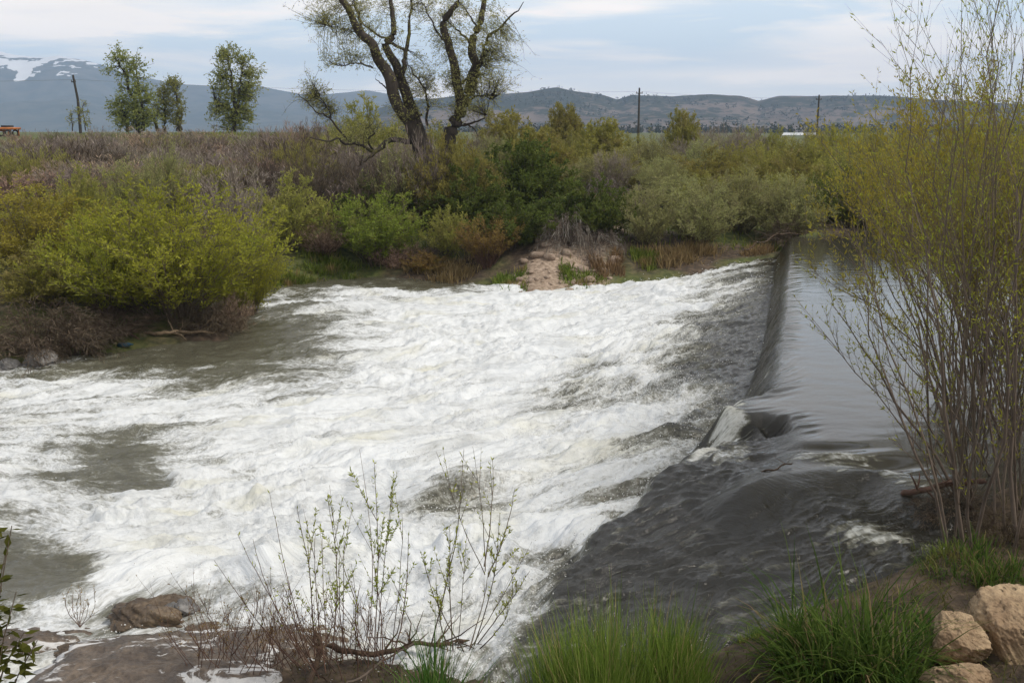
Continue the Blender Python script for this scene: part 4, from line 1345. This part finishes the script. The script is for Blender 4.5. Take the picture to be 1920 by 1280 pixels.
# ------------------------------------------------------------------ foreground saplings
rng = np.random.default_rng(31)


def wand_plant(name, label, cat, wands, Y, leafm, stemm, L, W, seed, group=None, r=.0055):
    """separate wands from one root stock: base pixel, tip pixel, bow, leafiness"""
    rng = np.random.default_rng(seed)
    st, lf = MB(), MB()
    root = None
    for (x0, y0, x1, y1, bow, lv, tw) in wands:
        Yb = Y + rng.uniform(-.3, .3)
        a, b = PY(x0, y0, Yb), PY(x1, y1, Yb + rng.uniform(-.35, .35))
        n = 12
        tt = np.linspace(0, 1, n)[:, None]
        P = a + (b - a) * tt + np.array([1.0, 0, 0]) * bow * np.sin(tt * math.pi) * .12 + np.cumsum(rng.normal(size=(n, 3)) * .004, 0)
        st.tubes(P[None], (r * rng.uniform(.75, 1.2) * (1 - .72 * tt[:, 0]))[None], 5, rng.uniform(0, 1))
        ln = np.linalg.norm(b - a)
        src = [P[4:]]
        for k in range(tw):
            i = int(rng.integers(3, 10))
            d = nrm(nrm(P[i + 1] - P[i]) * .8 + runit(rng, 1)[0] * .55 + np.array([0, 0, .2]))
            l_ = ln * rng.uniform(.12, .34)
            Q = P[i] + d * l_ * np.linspace(0, 1, 7)[:, None] + np.array([0, 0, .1]) * l_ * np.linspace(0, 1, 7)[:, None] ** 2
            st.tubes(Q[None], (r * .5 * (1 - .7 * np.linspace(0, 1, 7)))[None], 4, rng.uniform(0, 1))
            src.append(Q[1:])
        for Q in src:
            m_ = max(3, int(lv * len(Q) * 3.2 * (ln / 1.2)))
            f = rng.uniform(0, len(Q) - 1.001, m_)
            i = f.astype(int)
            p = Q[i] + (Q[i + 1] - Q[i]) * (f - i)[:, None]
            d = nrm(nrm(Q[i + 1] - Q[i]) * .7 + runit(rng, m_) * .65)
            lf.leaves(p, d, L * rng.uniform(.5, 1.2, m_), W * rng.uniform(.7, 1.2, m_), rng.uniform(0, 1, m_), rng)
    o = thing(name, (0, 0, 0), label, cat, group)
    st.build('stems', M[stemm], o, True)
    lf.build('leaves', M[leafm], o)
    return o


wand_plant('willow_sapling', 'clump of thin reddish willow wands with tiny buds, before the white water', 'sapling',
           [(592, 1260, 446, 1000, -.3, .25, 1), (570, 1240, 478, 1005, -.4, .2, 1), (580, 1230, 506, 925, -.2, .3, 1), (590, 1230, 553, 952, .3, 1.4, 4), (610, 1240, 600, 990, .2, .6, 2), (620, 1235, 616, 928, .5, 1.3, 5), (640, 1240, 642, 985, .1, .8, 3), (610, 1260, 590, 1000, -.3, .5, 2),
            (690, 1250, 677, 846, .5, .15, 1), (700, 1255, 706, 868, .2, 1.6, 5), (705, 1240, 744, 884, -.2, 1.4, 5), (730, 1250, 752, 960, .2, .8, 3), (735, 1245, 765, 1000, .3, .9, 3), (650, 1230, 640, 1040, -.3, .8, 3), (735, 1260, 620, 905, -.9, .6, 2), (720, 1250, 690, 1000, .2, .5, 2), (560, 1250, 405, 1050, -.3, .3, 1), (600, 1270, 530, 1090, -.2, .3, 2), (640, 1275, 590, 1090, .2, .5, 2), (670, 1270, 660, 1060, .2, .4, 2)],
           7.7, 'yellow_leaf', 'red_stem', .042, .012, 61)
wand_plant('willow_sapling', 'forked willow sapling with small yellow leaves right of the reddish wands', 'sapling',
           [(800, 1235, 868, 838, .6, .3, 2), (880, 1215, 912, 1065, .2, .3, 1), (910, 1075, 820, 835, -.2, .5, 3), (910, 1070, 885, 836, .1, .3, 2), (908, 1062, 926, 862, .2, .7, 3), (915, 1080, 962, 920, .3, .8, 3), (850, 1220, 842, 990, -.2, 1.1, 5), (870, 1220, 790, 1030, -.4, 1.2, 4), (890, 1210, 935, 960, .4, 1.2, 4), (860, 1215, 870, 1000, .1, .8, 4), (895, 1205, 990, 1070, .3, 1.2, 4), (880, 1220, 1000, 1010, .2, .3, 2), (840, 1220, 815, 1080, -.2, .9, 4), (900, 1215, 960, 1130, .4, .8, 3)],
           7.9, 'yellow_leaf', 'stem', .044, .013, 62)
wand_plant('dead_weed', 'low tangle of dry brown stems on the wet bank behind the reddish wands', 'weed',
           [(x, 1225 + rng.uniform(0, 40), x + rng.uniform(-90, 60), 1090 + rng.uniform(0, 90), rng.uniform(-1, 1), .25, 4) for x in np.linspace(360, 730, 120)], 8.15, 'rust_leaf', 'red_stem', .03, .008, 63, r=.004)
wand_plant('red_twig', 'tiny reddish twig bush beside the dark pool at the left', 'weed', [(150, 1175, 130 + 8 * i, 1105 + 6 * (i % 3), .2 * (i - 3), .8, 4) for i in range(7)], 9.3, 'rust_leaf', 'red_stem', .022, .008, 64, r=.004)

# leafy sprig at the left edge, close to the camera
rng = np.random.default_rng(8)
o = thing('leafy_sprig', (0, 0, 0), 'close leafy sprig with yellowing leaves poking in at the left edge', 'plant')
st, lf = MB(), MB()
for (x0, y0, x1, y1) in ((-20, 1330, 22, 985), (-30, 1300, 10, 1040), (-10, 1330, 30, 1110), (10, 1340, 70, 1200), (-40, 1250, -5, 990), (-10, 1310, 45, 1185), (-20, 1330, -10, 1080)):
    Y = 3.1 + rng.uniform(-.2, .2)
    P = catmull([PY(x0, y0, Y), PY((x0 + x1) / 2 - 8, (y0 + y1) / 2, Y), PY(x1, y1, Y)], 12)
    st.tubes(P[None], np.linspace(.004, .0015, 12)[None], 5, .5)
    m_ = 34
    f = rng.uniform(1, 10.9, m_)
    i = f.astype(int)
    p = P[i] + (P[i + 1] - P[i]) * (f - i)[:, None]
    d = nrm(nrm(P[i + 1] - P[i]) * .3 + runit(rng, m_) * np.array([1, .7, .5]) - np.array([0, 0, .25]))
    lf.leaves(p, d, rng.uniform(.03, .06, m_), rng.uniform(.014, .026, m_), rng.uniform(0, 1, m_), rng)
st.build('stems', M['stem'], o)
M['sprig_leaf'] = leaf_mat('sprig_leaf', (.045, .055, .012), (.12, .125, .028), (.14, .085, .02))
lf.build('leaves', M['sprig_leaf'], o)


# ------------------------------------------------------------------ grass
def tuft(label, px_, py_, Y, wpx, hpx, n, mat, W, seed, lean=.25, curl=.7, dep=.5, group='grass clumps on the near bank', seeds=False):
    rng = np.random.default_rng(seed)
    k = Y / F_PX
    c = PY(px_, py_, Y)
    zb = gz(c[0], Y)
    q = MB()
    kc = 9
    cu, cv, ch = rng.uniform(-.85, .85, kc), rng.uniform(-1, 1, kc), rng.uniform(.55, 1.05, kc)
    w_ = rng.integers(0, kc, n)
    u = cu[w_] + rng.normal(size=n) * .17
    v = (cv[w_] + rng.normal(size=n) * .3) * dep
    x = c[0] + np.clip(u, -1, 1) * wpx * k / 2
    yy = Y + v
    z = ground_z(x, yy) - .03
    Lb = hpx * k * rng.uniform(.4, 1.08, n) * ch[w_] * (1 - .25 * np.abs(np.clip(u, -1, 1)))
    az_ = np.where(rng.uniform(size=n) < .5, np.arctan2(rng.normal(size=n) * .6, u - .6 * cu[w_]), rng.uniform(0, 2 * math.pi, n))
    q.blades(np.stack([x - c[0], yy - Y, z - zb], -1), az_, np.abs(rng.normal(size=n)) * lean, Lb, W * rng.uniform(.6, 1.3, n), rng.uniform(0, 1, n), rng, 6, curl)
    o = q.build('grass_clump', M[mat])
    o.location = (c[0], Y, zb)
    return tag(o, label, 'grass', group)


tuft('large bright green clump of fine grass at the middle of the near bank', 1145, 1260, 7.0, 380, 285, 4200, 'grass', .0075, 1, .22, .55, .5)
tuft('dark green clump of broad curling grass left of the tan boulders', 1605, 1270, 6.7, 250, 330, 1500, 'deep_grass', .015, 2, .45, 1.7, .4)
tuft('small dark green grass clump at the foot of the reddish wands', 810, 1270, 7.2, 190, 220, 900, 'deep_grass', .010, 3, .3, .9, .35)
tuft('sparse dark grass in front of the lowest tan boulder', 1760, 1310, 5.9, 190, 150, 160, 'deep_grass', .011, 4, .4, 1.2, .25)
tuft('dark grass blades before the largest boulder at the right corner', 1900, 1320, 5.6, 200, 170, 260, 'deep_grass', .012, 5, .4, 1.2, .3)
tuft('thin yellowish grass on the bare soil left of the dark curling clump', 1460, 1270, 6.7, 190, 60, 500, 'bank_grass', .007, 6, .5, 1.0, .35)
tuft('low dark grass on the bank between the boulders and the willow feet', 1810, 1125, 8.0, 170, 75, 420, 'deep_grass', .010, 9, .5, 1.3, .35)
tuft('dark grass on the bank behind the largest boulder', 1900, 1105, 7.7, 140, 90, 380, 'deep_grass', .010, 10, .5, 1.3, .3)
tuft('brownish grass at the feet of the grey willow stems', 1760, 1075, 8.5, 120, 60, 320, 'bank_grass', .008, 20, .6, 1.3, .3)
tuft('short dark grass on the soil between the dark curling clump and the boulders', 1705, 1215, 7.2, 130, 80, 420, 'deep_grass', .010, 21, .55, 1.4, .4)
tuft('weedy yellow green grass at the foot of the middle boulder', 1690, 1290, 6.4, 120, 110, 300, 'bank_grass', .009, 22, .5, 1.4, .3)
tuft('low mossy clump at the edge of the dark water', 1400, 1215, 7.75, 60, 45, 300, 'bank_grass', .008, 7, .5, 1.0, .2)
tuft('pale dry grass fringe under the forked sapling', 930, 1250, 7.4, 160, 90, 300, 'bank_grass', .007, 8, .5, 1.0, .3)


def bank_tuft(label, px_, py_, Y, wpx, hpx, n, mat, W, seed, dep=.6):
    return tuft(label, px_, py_, Y, wpx, hpx, n, mat, W, seed, .5, .9, dep, 'grass tufts on the far bank')


bank_tuft('mossy green tuft on the stony bank beside the white water', 1095, 520, 33.0, 90, 24, 900, 'bank_grass', .03, 11, .9)
bank_tuft('dark green tuft where the rusty shrub meets the stony bank', 955, 525, 33.0, 70, 24, 700, 'bank_grass', .03, 12)
bank_tuft('tan dry tuft at the upper end of the stony bank', 1140, 490, 34.0, 60, 34, 700, 'dry_grass', .03, 13)
bank_tuft('olive tuft at the water under the first sage bush', 1200, 470, 34.6, 80, 30, 700, 'bank_grass', .03, 14)
bank_tuft('brown grass fringe under the broad sage bush', 1290, 450, 34.9, 150, 34, 1200, 'dry_grass', .03, 15)
bank_tuft('green grass spit in the water right of the largest willow bush', 540, 515, 33.4, 130, 34, 1500, 'bank_grass', .03, 16)
bank_tuft('green grass strip under the pinkish leafless shrub', 620, 505, 35.4, 140, 26, 1200, 'bank_grass', .03, 17)
bank_tuft('reedy brown fringe at the water under the low olive bush', 840, 500, 34.6, 170, 30, 1200, 'dry_grass', .03, 18)
bank_tuft('rust coloured grass at the far end of the weir', 1425, 440, 35.2, 70, 24, 700, 'dry_grass', .03, 19)

# rough grass of the plain, one uncountable cover
rng = np.random.default_rng(19)
n = 60000
gx = rng.uniform(-45, 45, n)
gy = 35.5 + rng.uniform(0, 1, n) ** 1.3 * 75
ok = poly_sdf(SHORE, gx, gy) > .4
gx, gy = gx[ok], gy[ok]
n = len(gx)
q = MB()
q.blades(np.stack([gx, gy, ground_z(gx, gy) - .02], -1), rng.uniform(0, 6.28, n), np.abs(rng.normal(size=n)) * .4, rng.uniform(.2, .55, n), rng.uniform(.03, .06, n), np.clip(.5 + .5 * fbm(gx * .2, gy * .2, 3, 8), 0, 1), rng, 4, .9)
tag(q.build('meadow_grass', M['bank_grass']), 'rough green and tan grass between the shrubs of the plain', 'grass', None, 'stuff')
# short litter and grass of the near bank
n = 80000
gx = rng.uniform(-5, 12, n)
gy = rng.uniform(4.0, 15, n)
s_ = poly_sdf(SHORE, gx, gy)
ok = (s_ > .12)
gx, gy = gx[ok], gy[ok]
n = len(gx)
q = MB()
q.blades(np.stack([gx, gy, ground_z(gx, gy) - .01], -1), rng.uniform(0, 6.28, n), .3 + np.abs(rng.normal(size=n)) * .5, rng.uniform(.05, .16, n) * (1 + .8 * (gx > 2.6)), rng.uniform(.004, .009, n), rng.uniform(0, 1, n), rng, 4, 1.2)
M['litter'] = leaf_mat('litter', (.05, .06, .018), (.17, .15, .05), (.20, .145, .085), trans=.25)
tag(q.build('bank_litter', M['litter']), 'short dry grass and litter on the near bank', 'grass', None, 'stuff')


# ------------------------------------------------------------------ rocks
def rock_mesh(seed, sx, sy, sz, rough=.16, cuts=7, power=3.2, n=40):
    rng = np.random.default_rng(seed)
    th = np.linspace(0, math.pi, n)
    ph = np.linspace(0, 2 * math.pi, 2 * n, endpoint=False)
    TH, PH = np.meshgrid(th, ph, indexing='ij')
    D = np.stack([np.sin(TH) * np.cos(PH), np.sin(TH) * np.sin(PH), np.cos(TH)], -1)
    rad = (np.abs(D) ** power).sum(-1) ** (-1 / power)
    for k in range(cuts):                                   # planar breaks
        nv = nrm(rng.normal(size=3) * np.array([1, 1, .8]))
        off = rng.uniform(.72, 1.0)
        dt = D @ nv
        rad = np.where(dt * rad > off, off / np.maximum(dt, 1e-3), rad)
    nn = fbm(D[..., 0] * 2.2 + D[..., 2] * 1.7 + seed, D[..., 1] * 2.2 - D[..., 2] * 1.3, 5, seed, .55)
    nf = np.abs(fbm(D[..., 0] * 5 + D[..., 2] * 4.1 + seed, D[..., 1] * 5 - D[..., 2] * 3.7, 5, seed + 5, .6))
    rad = rad * (1 + rough * nn - .05 * nf)
    V = D * rad[..., None] * np.array([sx, sy, sz])
    i = np.arange(n * 2 * n).reshape(n, 2 * n)
    j = np.roll(i, -1, 1)
    Q = np.stack([i[:-1], i[1:], j[1:], j[:-1]], -1).reshape(-1, 4)
    return V.reshape(-1, 3), Q


def rock(label, pos, size, mat, seed, rot=(0, 0, 0), rough=.16, cuts=7, name='boulder', group=None, n=40):
    V, Q = rock_mesh(seed, *size, rough=rough, cuts=cuts, n=n)
    o = mesh_obj(name, V, Q, M[mat], None, True)
    o.location = pos
    o.rotation_euler = rot
    return tag(o, label, 'rock', group)


def at(px_, py_, Y):
    return tuple(PY(px_, py_, Y))


rock('largest tan pitted boulder at the right corner under the willow stems', at(1905, 1185, 6.9), (.34, .34, .28), 'tan_rock', 4, (.25, .15, .4), .06, 14, n=110)
rock('middle tan boulder leaning against the largest one', at(1795, 1205, 6.75), (.20, .22, .19), 'tan_rock', 9, (.1, -.3, 1.2), .06, 13, n=110)
rock('lowest tan boulder, half hidden by dark grass', at(1790, 1285, 6.35), (.22, .22, .17), 'tan_rock', 14, (0, .2, 2.2), .06, 13, n=110)
rock('low brown wet rock ringed by white water', (PZ(285, 1135, .12)[0], PZ(285, 1135, .12)[1], .0), (.42, .27, .16), 'brown_rock', 21, (0, 0, .2), .22, 5)
rock('large flat wet slab with water streaming over it at the lower left', (-3.0, 8.35, -.03), (1.3, .92, .36), 'wet_slab', 25, (.06, .04, .25), .10, 4, 'rock_slab', n=70)
rock('brown wet rock joining the slab to the bank', (-1.95, 8.75, .05), (.62, .42, .24), 'brown_rock', 28, (0, .1, .4), .2, 5)
rock('dark low rock awash between the brown wet rock and the slab', (-4.15, 9.05, -.05), (.42, .22, .13), 'brown_rock', 52, (0, 0, .5), .24, 5)
rock('dark flat rock half under foam at the lower left edge', (-4.75, 9.3, -.07), (.55, .26, .14), 'wet_slab', 57, (0, .03, .2), .2, 5)
rock('small brown rock at the tip of the slab', (-3.15, 9.25, .02), (.24, .15, .12), 'brown_rock', 61, (0, 0, 1.0), .24, 5)
rock('small grey rock in the shallows by the brown wet rock', (PZ(345, 1130, .1)[0], PZ(345, 1130, .1)[1] - .05, .06), (.16, .14, .10), 'grey_rock', 31, (0, 0, 0), .2, 5)
rock('pale grey rock at the water under the drooping brown shrub', tuple(PZ(75, 678, .08)), (.36, .28, .22), 'grey_rock', 33, (0, 0, .6), .2, 6)
rock('small pale rock at the left edge under the drooping brown shrub', tuple(PZ(12, 690, .05)), (.3, .25, .16), 'grey_rock', 36, (0, 0, 1.6), .2, 6)
rock('orange brown rock under thin water at the right bank', tuple(PZ(1720, 1035, 1.0)), (.30, .18, .10), 'brown_rock', 41, (0, .05, .2), .2, 5)
rock('dark mossy stone at the edge of the dark water beside the mossy clump', tuple(PZ(1412, 1205, .68)), (.12, .1, .10), 'brown_rock', 44, (0, 0, 0), .2, 5)
rock('dark drowned rock breaking through the white water behind the sapling', (PZ(850, 935, .25)[0], PZ(850, 935, .25)[1], .24), (.38, .22, .20), 'brown_rock', 47, (0, 0, .1), .25, 5)

# stones of the pale bank: rubble nobody could count
rng = np.random.default_rng(50)
vs, qs, nn_ = [], [], 0
gpoly = np.array(grav_poly)
cnt = 0
while cnt < 260:
    x = rng.uniform(gpoly[:, 0].min(), gpoly[:, 0].max())
    y = rng.uniform(gpoly[:, 1].min(), gpoly[:, 1].max())
    if poly_sdf(gpoly, np.array([x]), np.array([y]))[0] > .25:
        continue
    s = .035 + .19 * rng.uniform() ** 3.5
    V, Q = rock_mesh(int(rng.integers(1, 9999)), s * rng.uniform(.8, 1.4), s * rng.uniform(.8, 1.3), s * rng.uniform(.5, .8), .15, 4, n=7)
    vs.append(V + np.array([x, y, gz(x, y) + s * .15]))
    qs.append(Q + nn_)
    nn_ += len(V)
    cnt += 1
tag(mesh_obj('rubble', np.vstack(vs), np.vstack(qs), M['bank_stone'], None, True), 'pale pinkish stones strewn over the bare far bank', 'stones', None, 'stuff')


# ------------------------------------------------------------------ driftwood
def wood(name, label, pts, r0, r1, mat, seed, twigs=4, cat='driftwood', group=None):
    """a log or branch through world points with a few broken side branches"""
    rng = np.random.default_rng(seed)
    P = catmull(np.array(pts), 22)
    L_ = np.linalg.norm(P[-1] - P[0])
    P = P + fbm(np.linspace(0, 6, 22)[:, None] + np.arange(3)[None] * 3.1, np.full((22, 3), seed * 1.7), 2, 3) * .03 * L_
    q = MB()
    t_ = np.linspace(0, 1, 22)
    rad = (r0 + (r1 - r0) * t_) * (1 + .15 * fbm(t_ * 7, t_ * 0 + seed, 2, 5))
    rad[0] *= .3
    rad[-1] *= .3
    q.tubes(P[None], rad[None], 8, .5)
    for k in range(twigs):
        i = int(rng.integers(4, 20))
        d = nrm(runit(rng, 1)[0] + np.array([0, 0, .3]) + nrm(P[i + 1] - P[i]) * .5)
        l_ = L_ * rng.uniform(.12, .35)
        B = P[i] + d * l_ * np.linspace(0, 1, 6)[:, None] + np.cumsum(rng.normal(size=(6, 3)), 0) * l_ * .04
        q.tubes(B[None], (rad[i] * .45 * np.linspace(1, .3, 6))[None], 5, .5)
    o = q.build(name, M[mat], None, True)
    return tag(o, label, cat, group)


w3 = lambda a, b, z, dy=0: PZ(a, b, z) + np.array([0, dy, 0])
wood('driftwood_log', 'pale driftwood log lying at the water under the largest willow bush', [w3(262, 628, .18), w3(300, 624, .26), w3(335, 621, .26), w3(402, 622, .2)], .05, .03, 'pale_wood', 1)
wood('driftwood_branch', 'reddish roots and branch tangled at the water left of the pale log', [w3(190, 655, .02), w3(205, 635, .25), w3(240, 625, .28), w3(268, 640, .1)], .035, .02, 'red_stem', 2, 8)
wood('driftwood_branch', 'brown branch slanting into the water below the low yellow bush', [w3(120, 630, .5), w3(140, 640, .3), w3(163, 665, -.03)], .03, .015, 'dead_wood', 3, 3)
wood('driftwood_branch', 'thin pale branch slanting up right of the pale log', [w3(372, 622, .1), w3(388, 605, .4), w3(405, 592, .6)], .025, .012, 'pale_wood', 4, 3)
wood('driftwood_log', 'tan log lying on the dark water at the right bank', [w3(1722, 1088, 1.02), w3(1770, 1082, 1.06), w3(1815, 1068, 1.1), w3(1880, 1055, 1.2)], .035, .045, 'pale_wood', 5, 3)
wood('driftwood_branch', 'rusty branch at the pool lip between the grey stems', [w3(1690, 925, 1.36), w3(1735, 920, 1.46), w3(1790, 905, 1.5), w3(1850, 905, 1.55)], .03, .03, 'red_stem', 6, 9)
wood('driftwood_branch', 'thin dead branch lying over the dark riffles', [w3(1480, 958, .95), w3(1560, 945, 1.0), w3(1640, 932, 1.12), w3(1760, 965, 1.15)], .008, .006, 'dead_wood', 7, 4)
wood('driftwood_branch', 'long thin twig reaching across the dark riffles toward the bank', [w3(1560, 993, .9), w3(1650, 992, .98), w3(1760, 990, 1.1)], .006, .005, 'red_stem', 8, 3)
wood('root_stump', 'dark brown dead root across the wands at the near water edge', [w3(610, 1215, .45), w3(700, 1225, .4), w3(790, 1208, .42), w3(880, 1200, .4)], .03, .016, 'dead_wood', 9, 18)
wood('root_stump', 'broken brown root rising at the left foot of the wands', [w3(575, 1290, .3), w3(600, 1220, .45), w3(590, 1180, .6)], .03, .015, 'dead_wood', 10, 9)
wood('dead_branch', 'grey branch slanting down through the grass under the wands', [w3(650, 1285, .55), w3(720, 1240, .62), w3(800, 1185, .75)], .012, .006, 'grey_bark', 11, 3)
wood('driftwood_branch', 'rust brown branches trailing over the weir at its far end', [w3(1395, 470, 1.45), w3(1430, 455, 1.6), w3(1475, 440, 1.75), w3(1530, 436, 1.8)], .018, .014, 'dead_wood', 12, 22)
wood('driftwood_twig', 'dark twig caught on the near lip of the pool', [w3(1360, 902, 1.0), w3(1430, 884, 1.36), w3(1485, 868, 1.43)], .012, .007, 'dead_wood', 13, 2)

# a blue plastic bottle caught under the left willow
M['blue_plastic'] = flat_mat('blue_plastic', (.03, .10, .16), .35)
p = PZ(234, 647, .1)
q = MB()
q.tubes(np.array([[[-.16, 0, 0], [-.155, 0, 0], [0, 0, .01], [.10, 0, .015], [.15, 0, .02], [.2, 0, .02]]]), np.array([[.01, .055, .055, .05, .02, .018]]), 10)
o = q.build('plastic_bottle', M['blue_plastic'], None, True)
o.location = tuple(p)
tag(o, 'small blue plastic bottle caught at the water under the low yellow bush', 'bottle')

# ------------------------------------------------------------------ haze
hv = np.array([[x, y, z] for x in (-5600, 5600) for y in (-80, 5900) for z in (-2.5, 420)], float)
hq = np.array([[0, 1, 3, 2], [4, 6, 7, 5], [0, 4, 5, 1], [2, 3, 7, 6], [0, 2, 6, 4], [1, 5, 7, 3]])
m = bpy.data.materials.new('haze')
m.use_nodes = True
t = NT(m.node_tree)
for nd in list(t.n):
    if nd.type != 'OUTPUT_MATERIAL':
        t.n.remove(nd)
vp = t.node('ShaderNodeVolumePrincipled')
vp.inputs['Color'].default_value = (.56, .72, 1.0, 1)
vp.inputs['Density'].default_value = 2.2e-4
t.l.new(vp.outputs[0], [nd for nd in t.n if nd.type == 'OUTPUT_MATERIAL'][0].inputs['Volume'])
hz = mesh_obj('haze', hv, hq, m)
tag(hz, 'thin blue haze over the plain and the hills', 'haze', None, 'stuff')
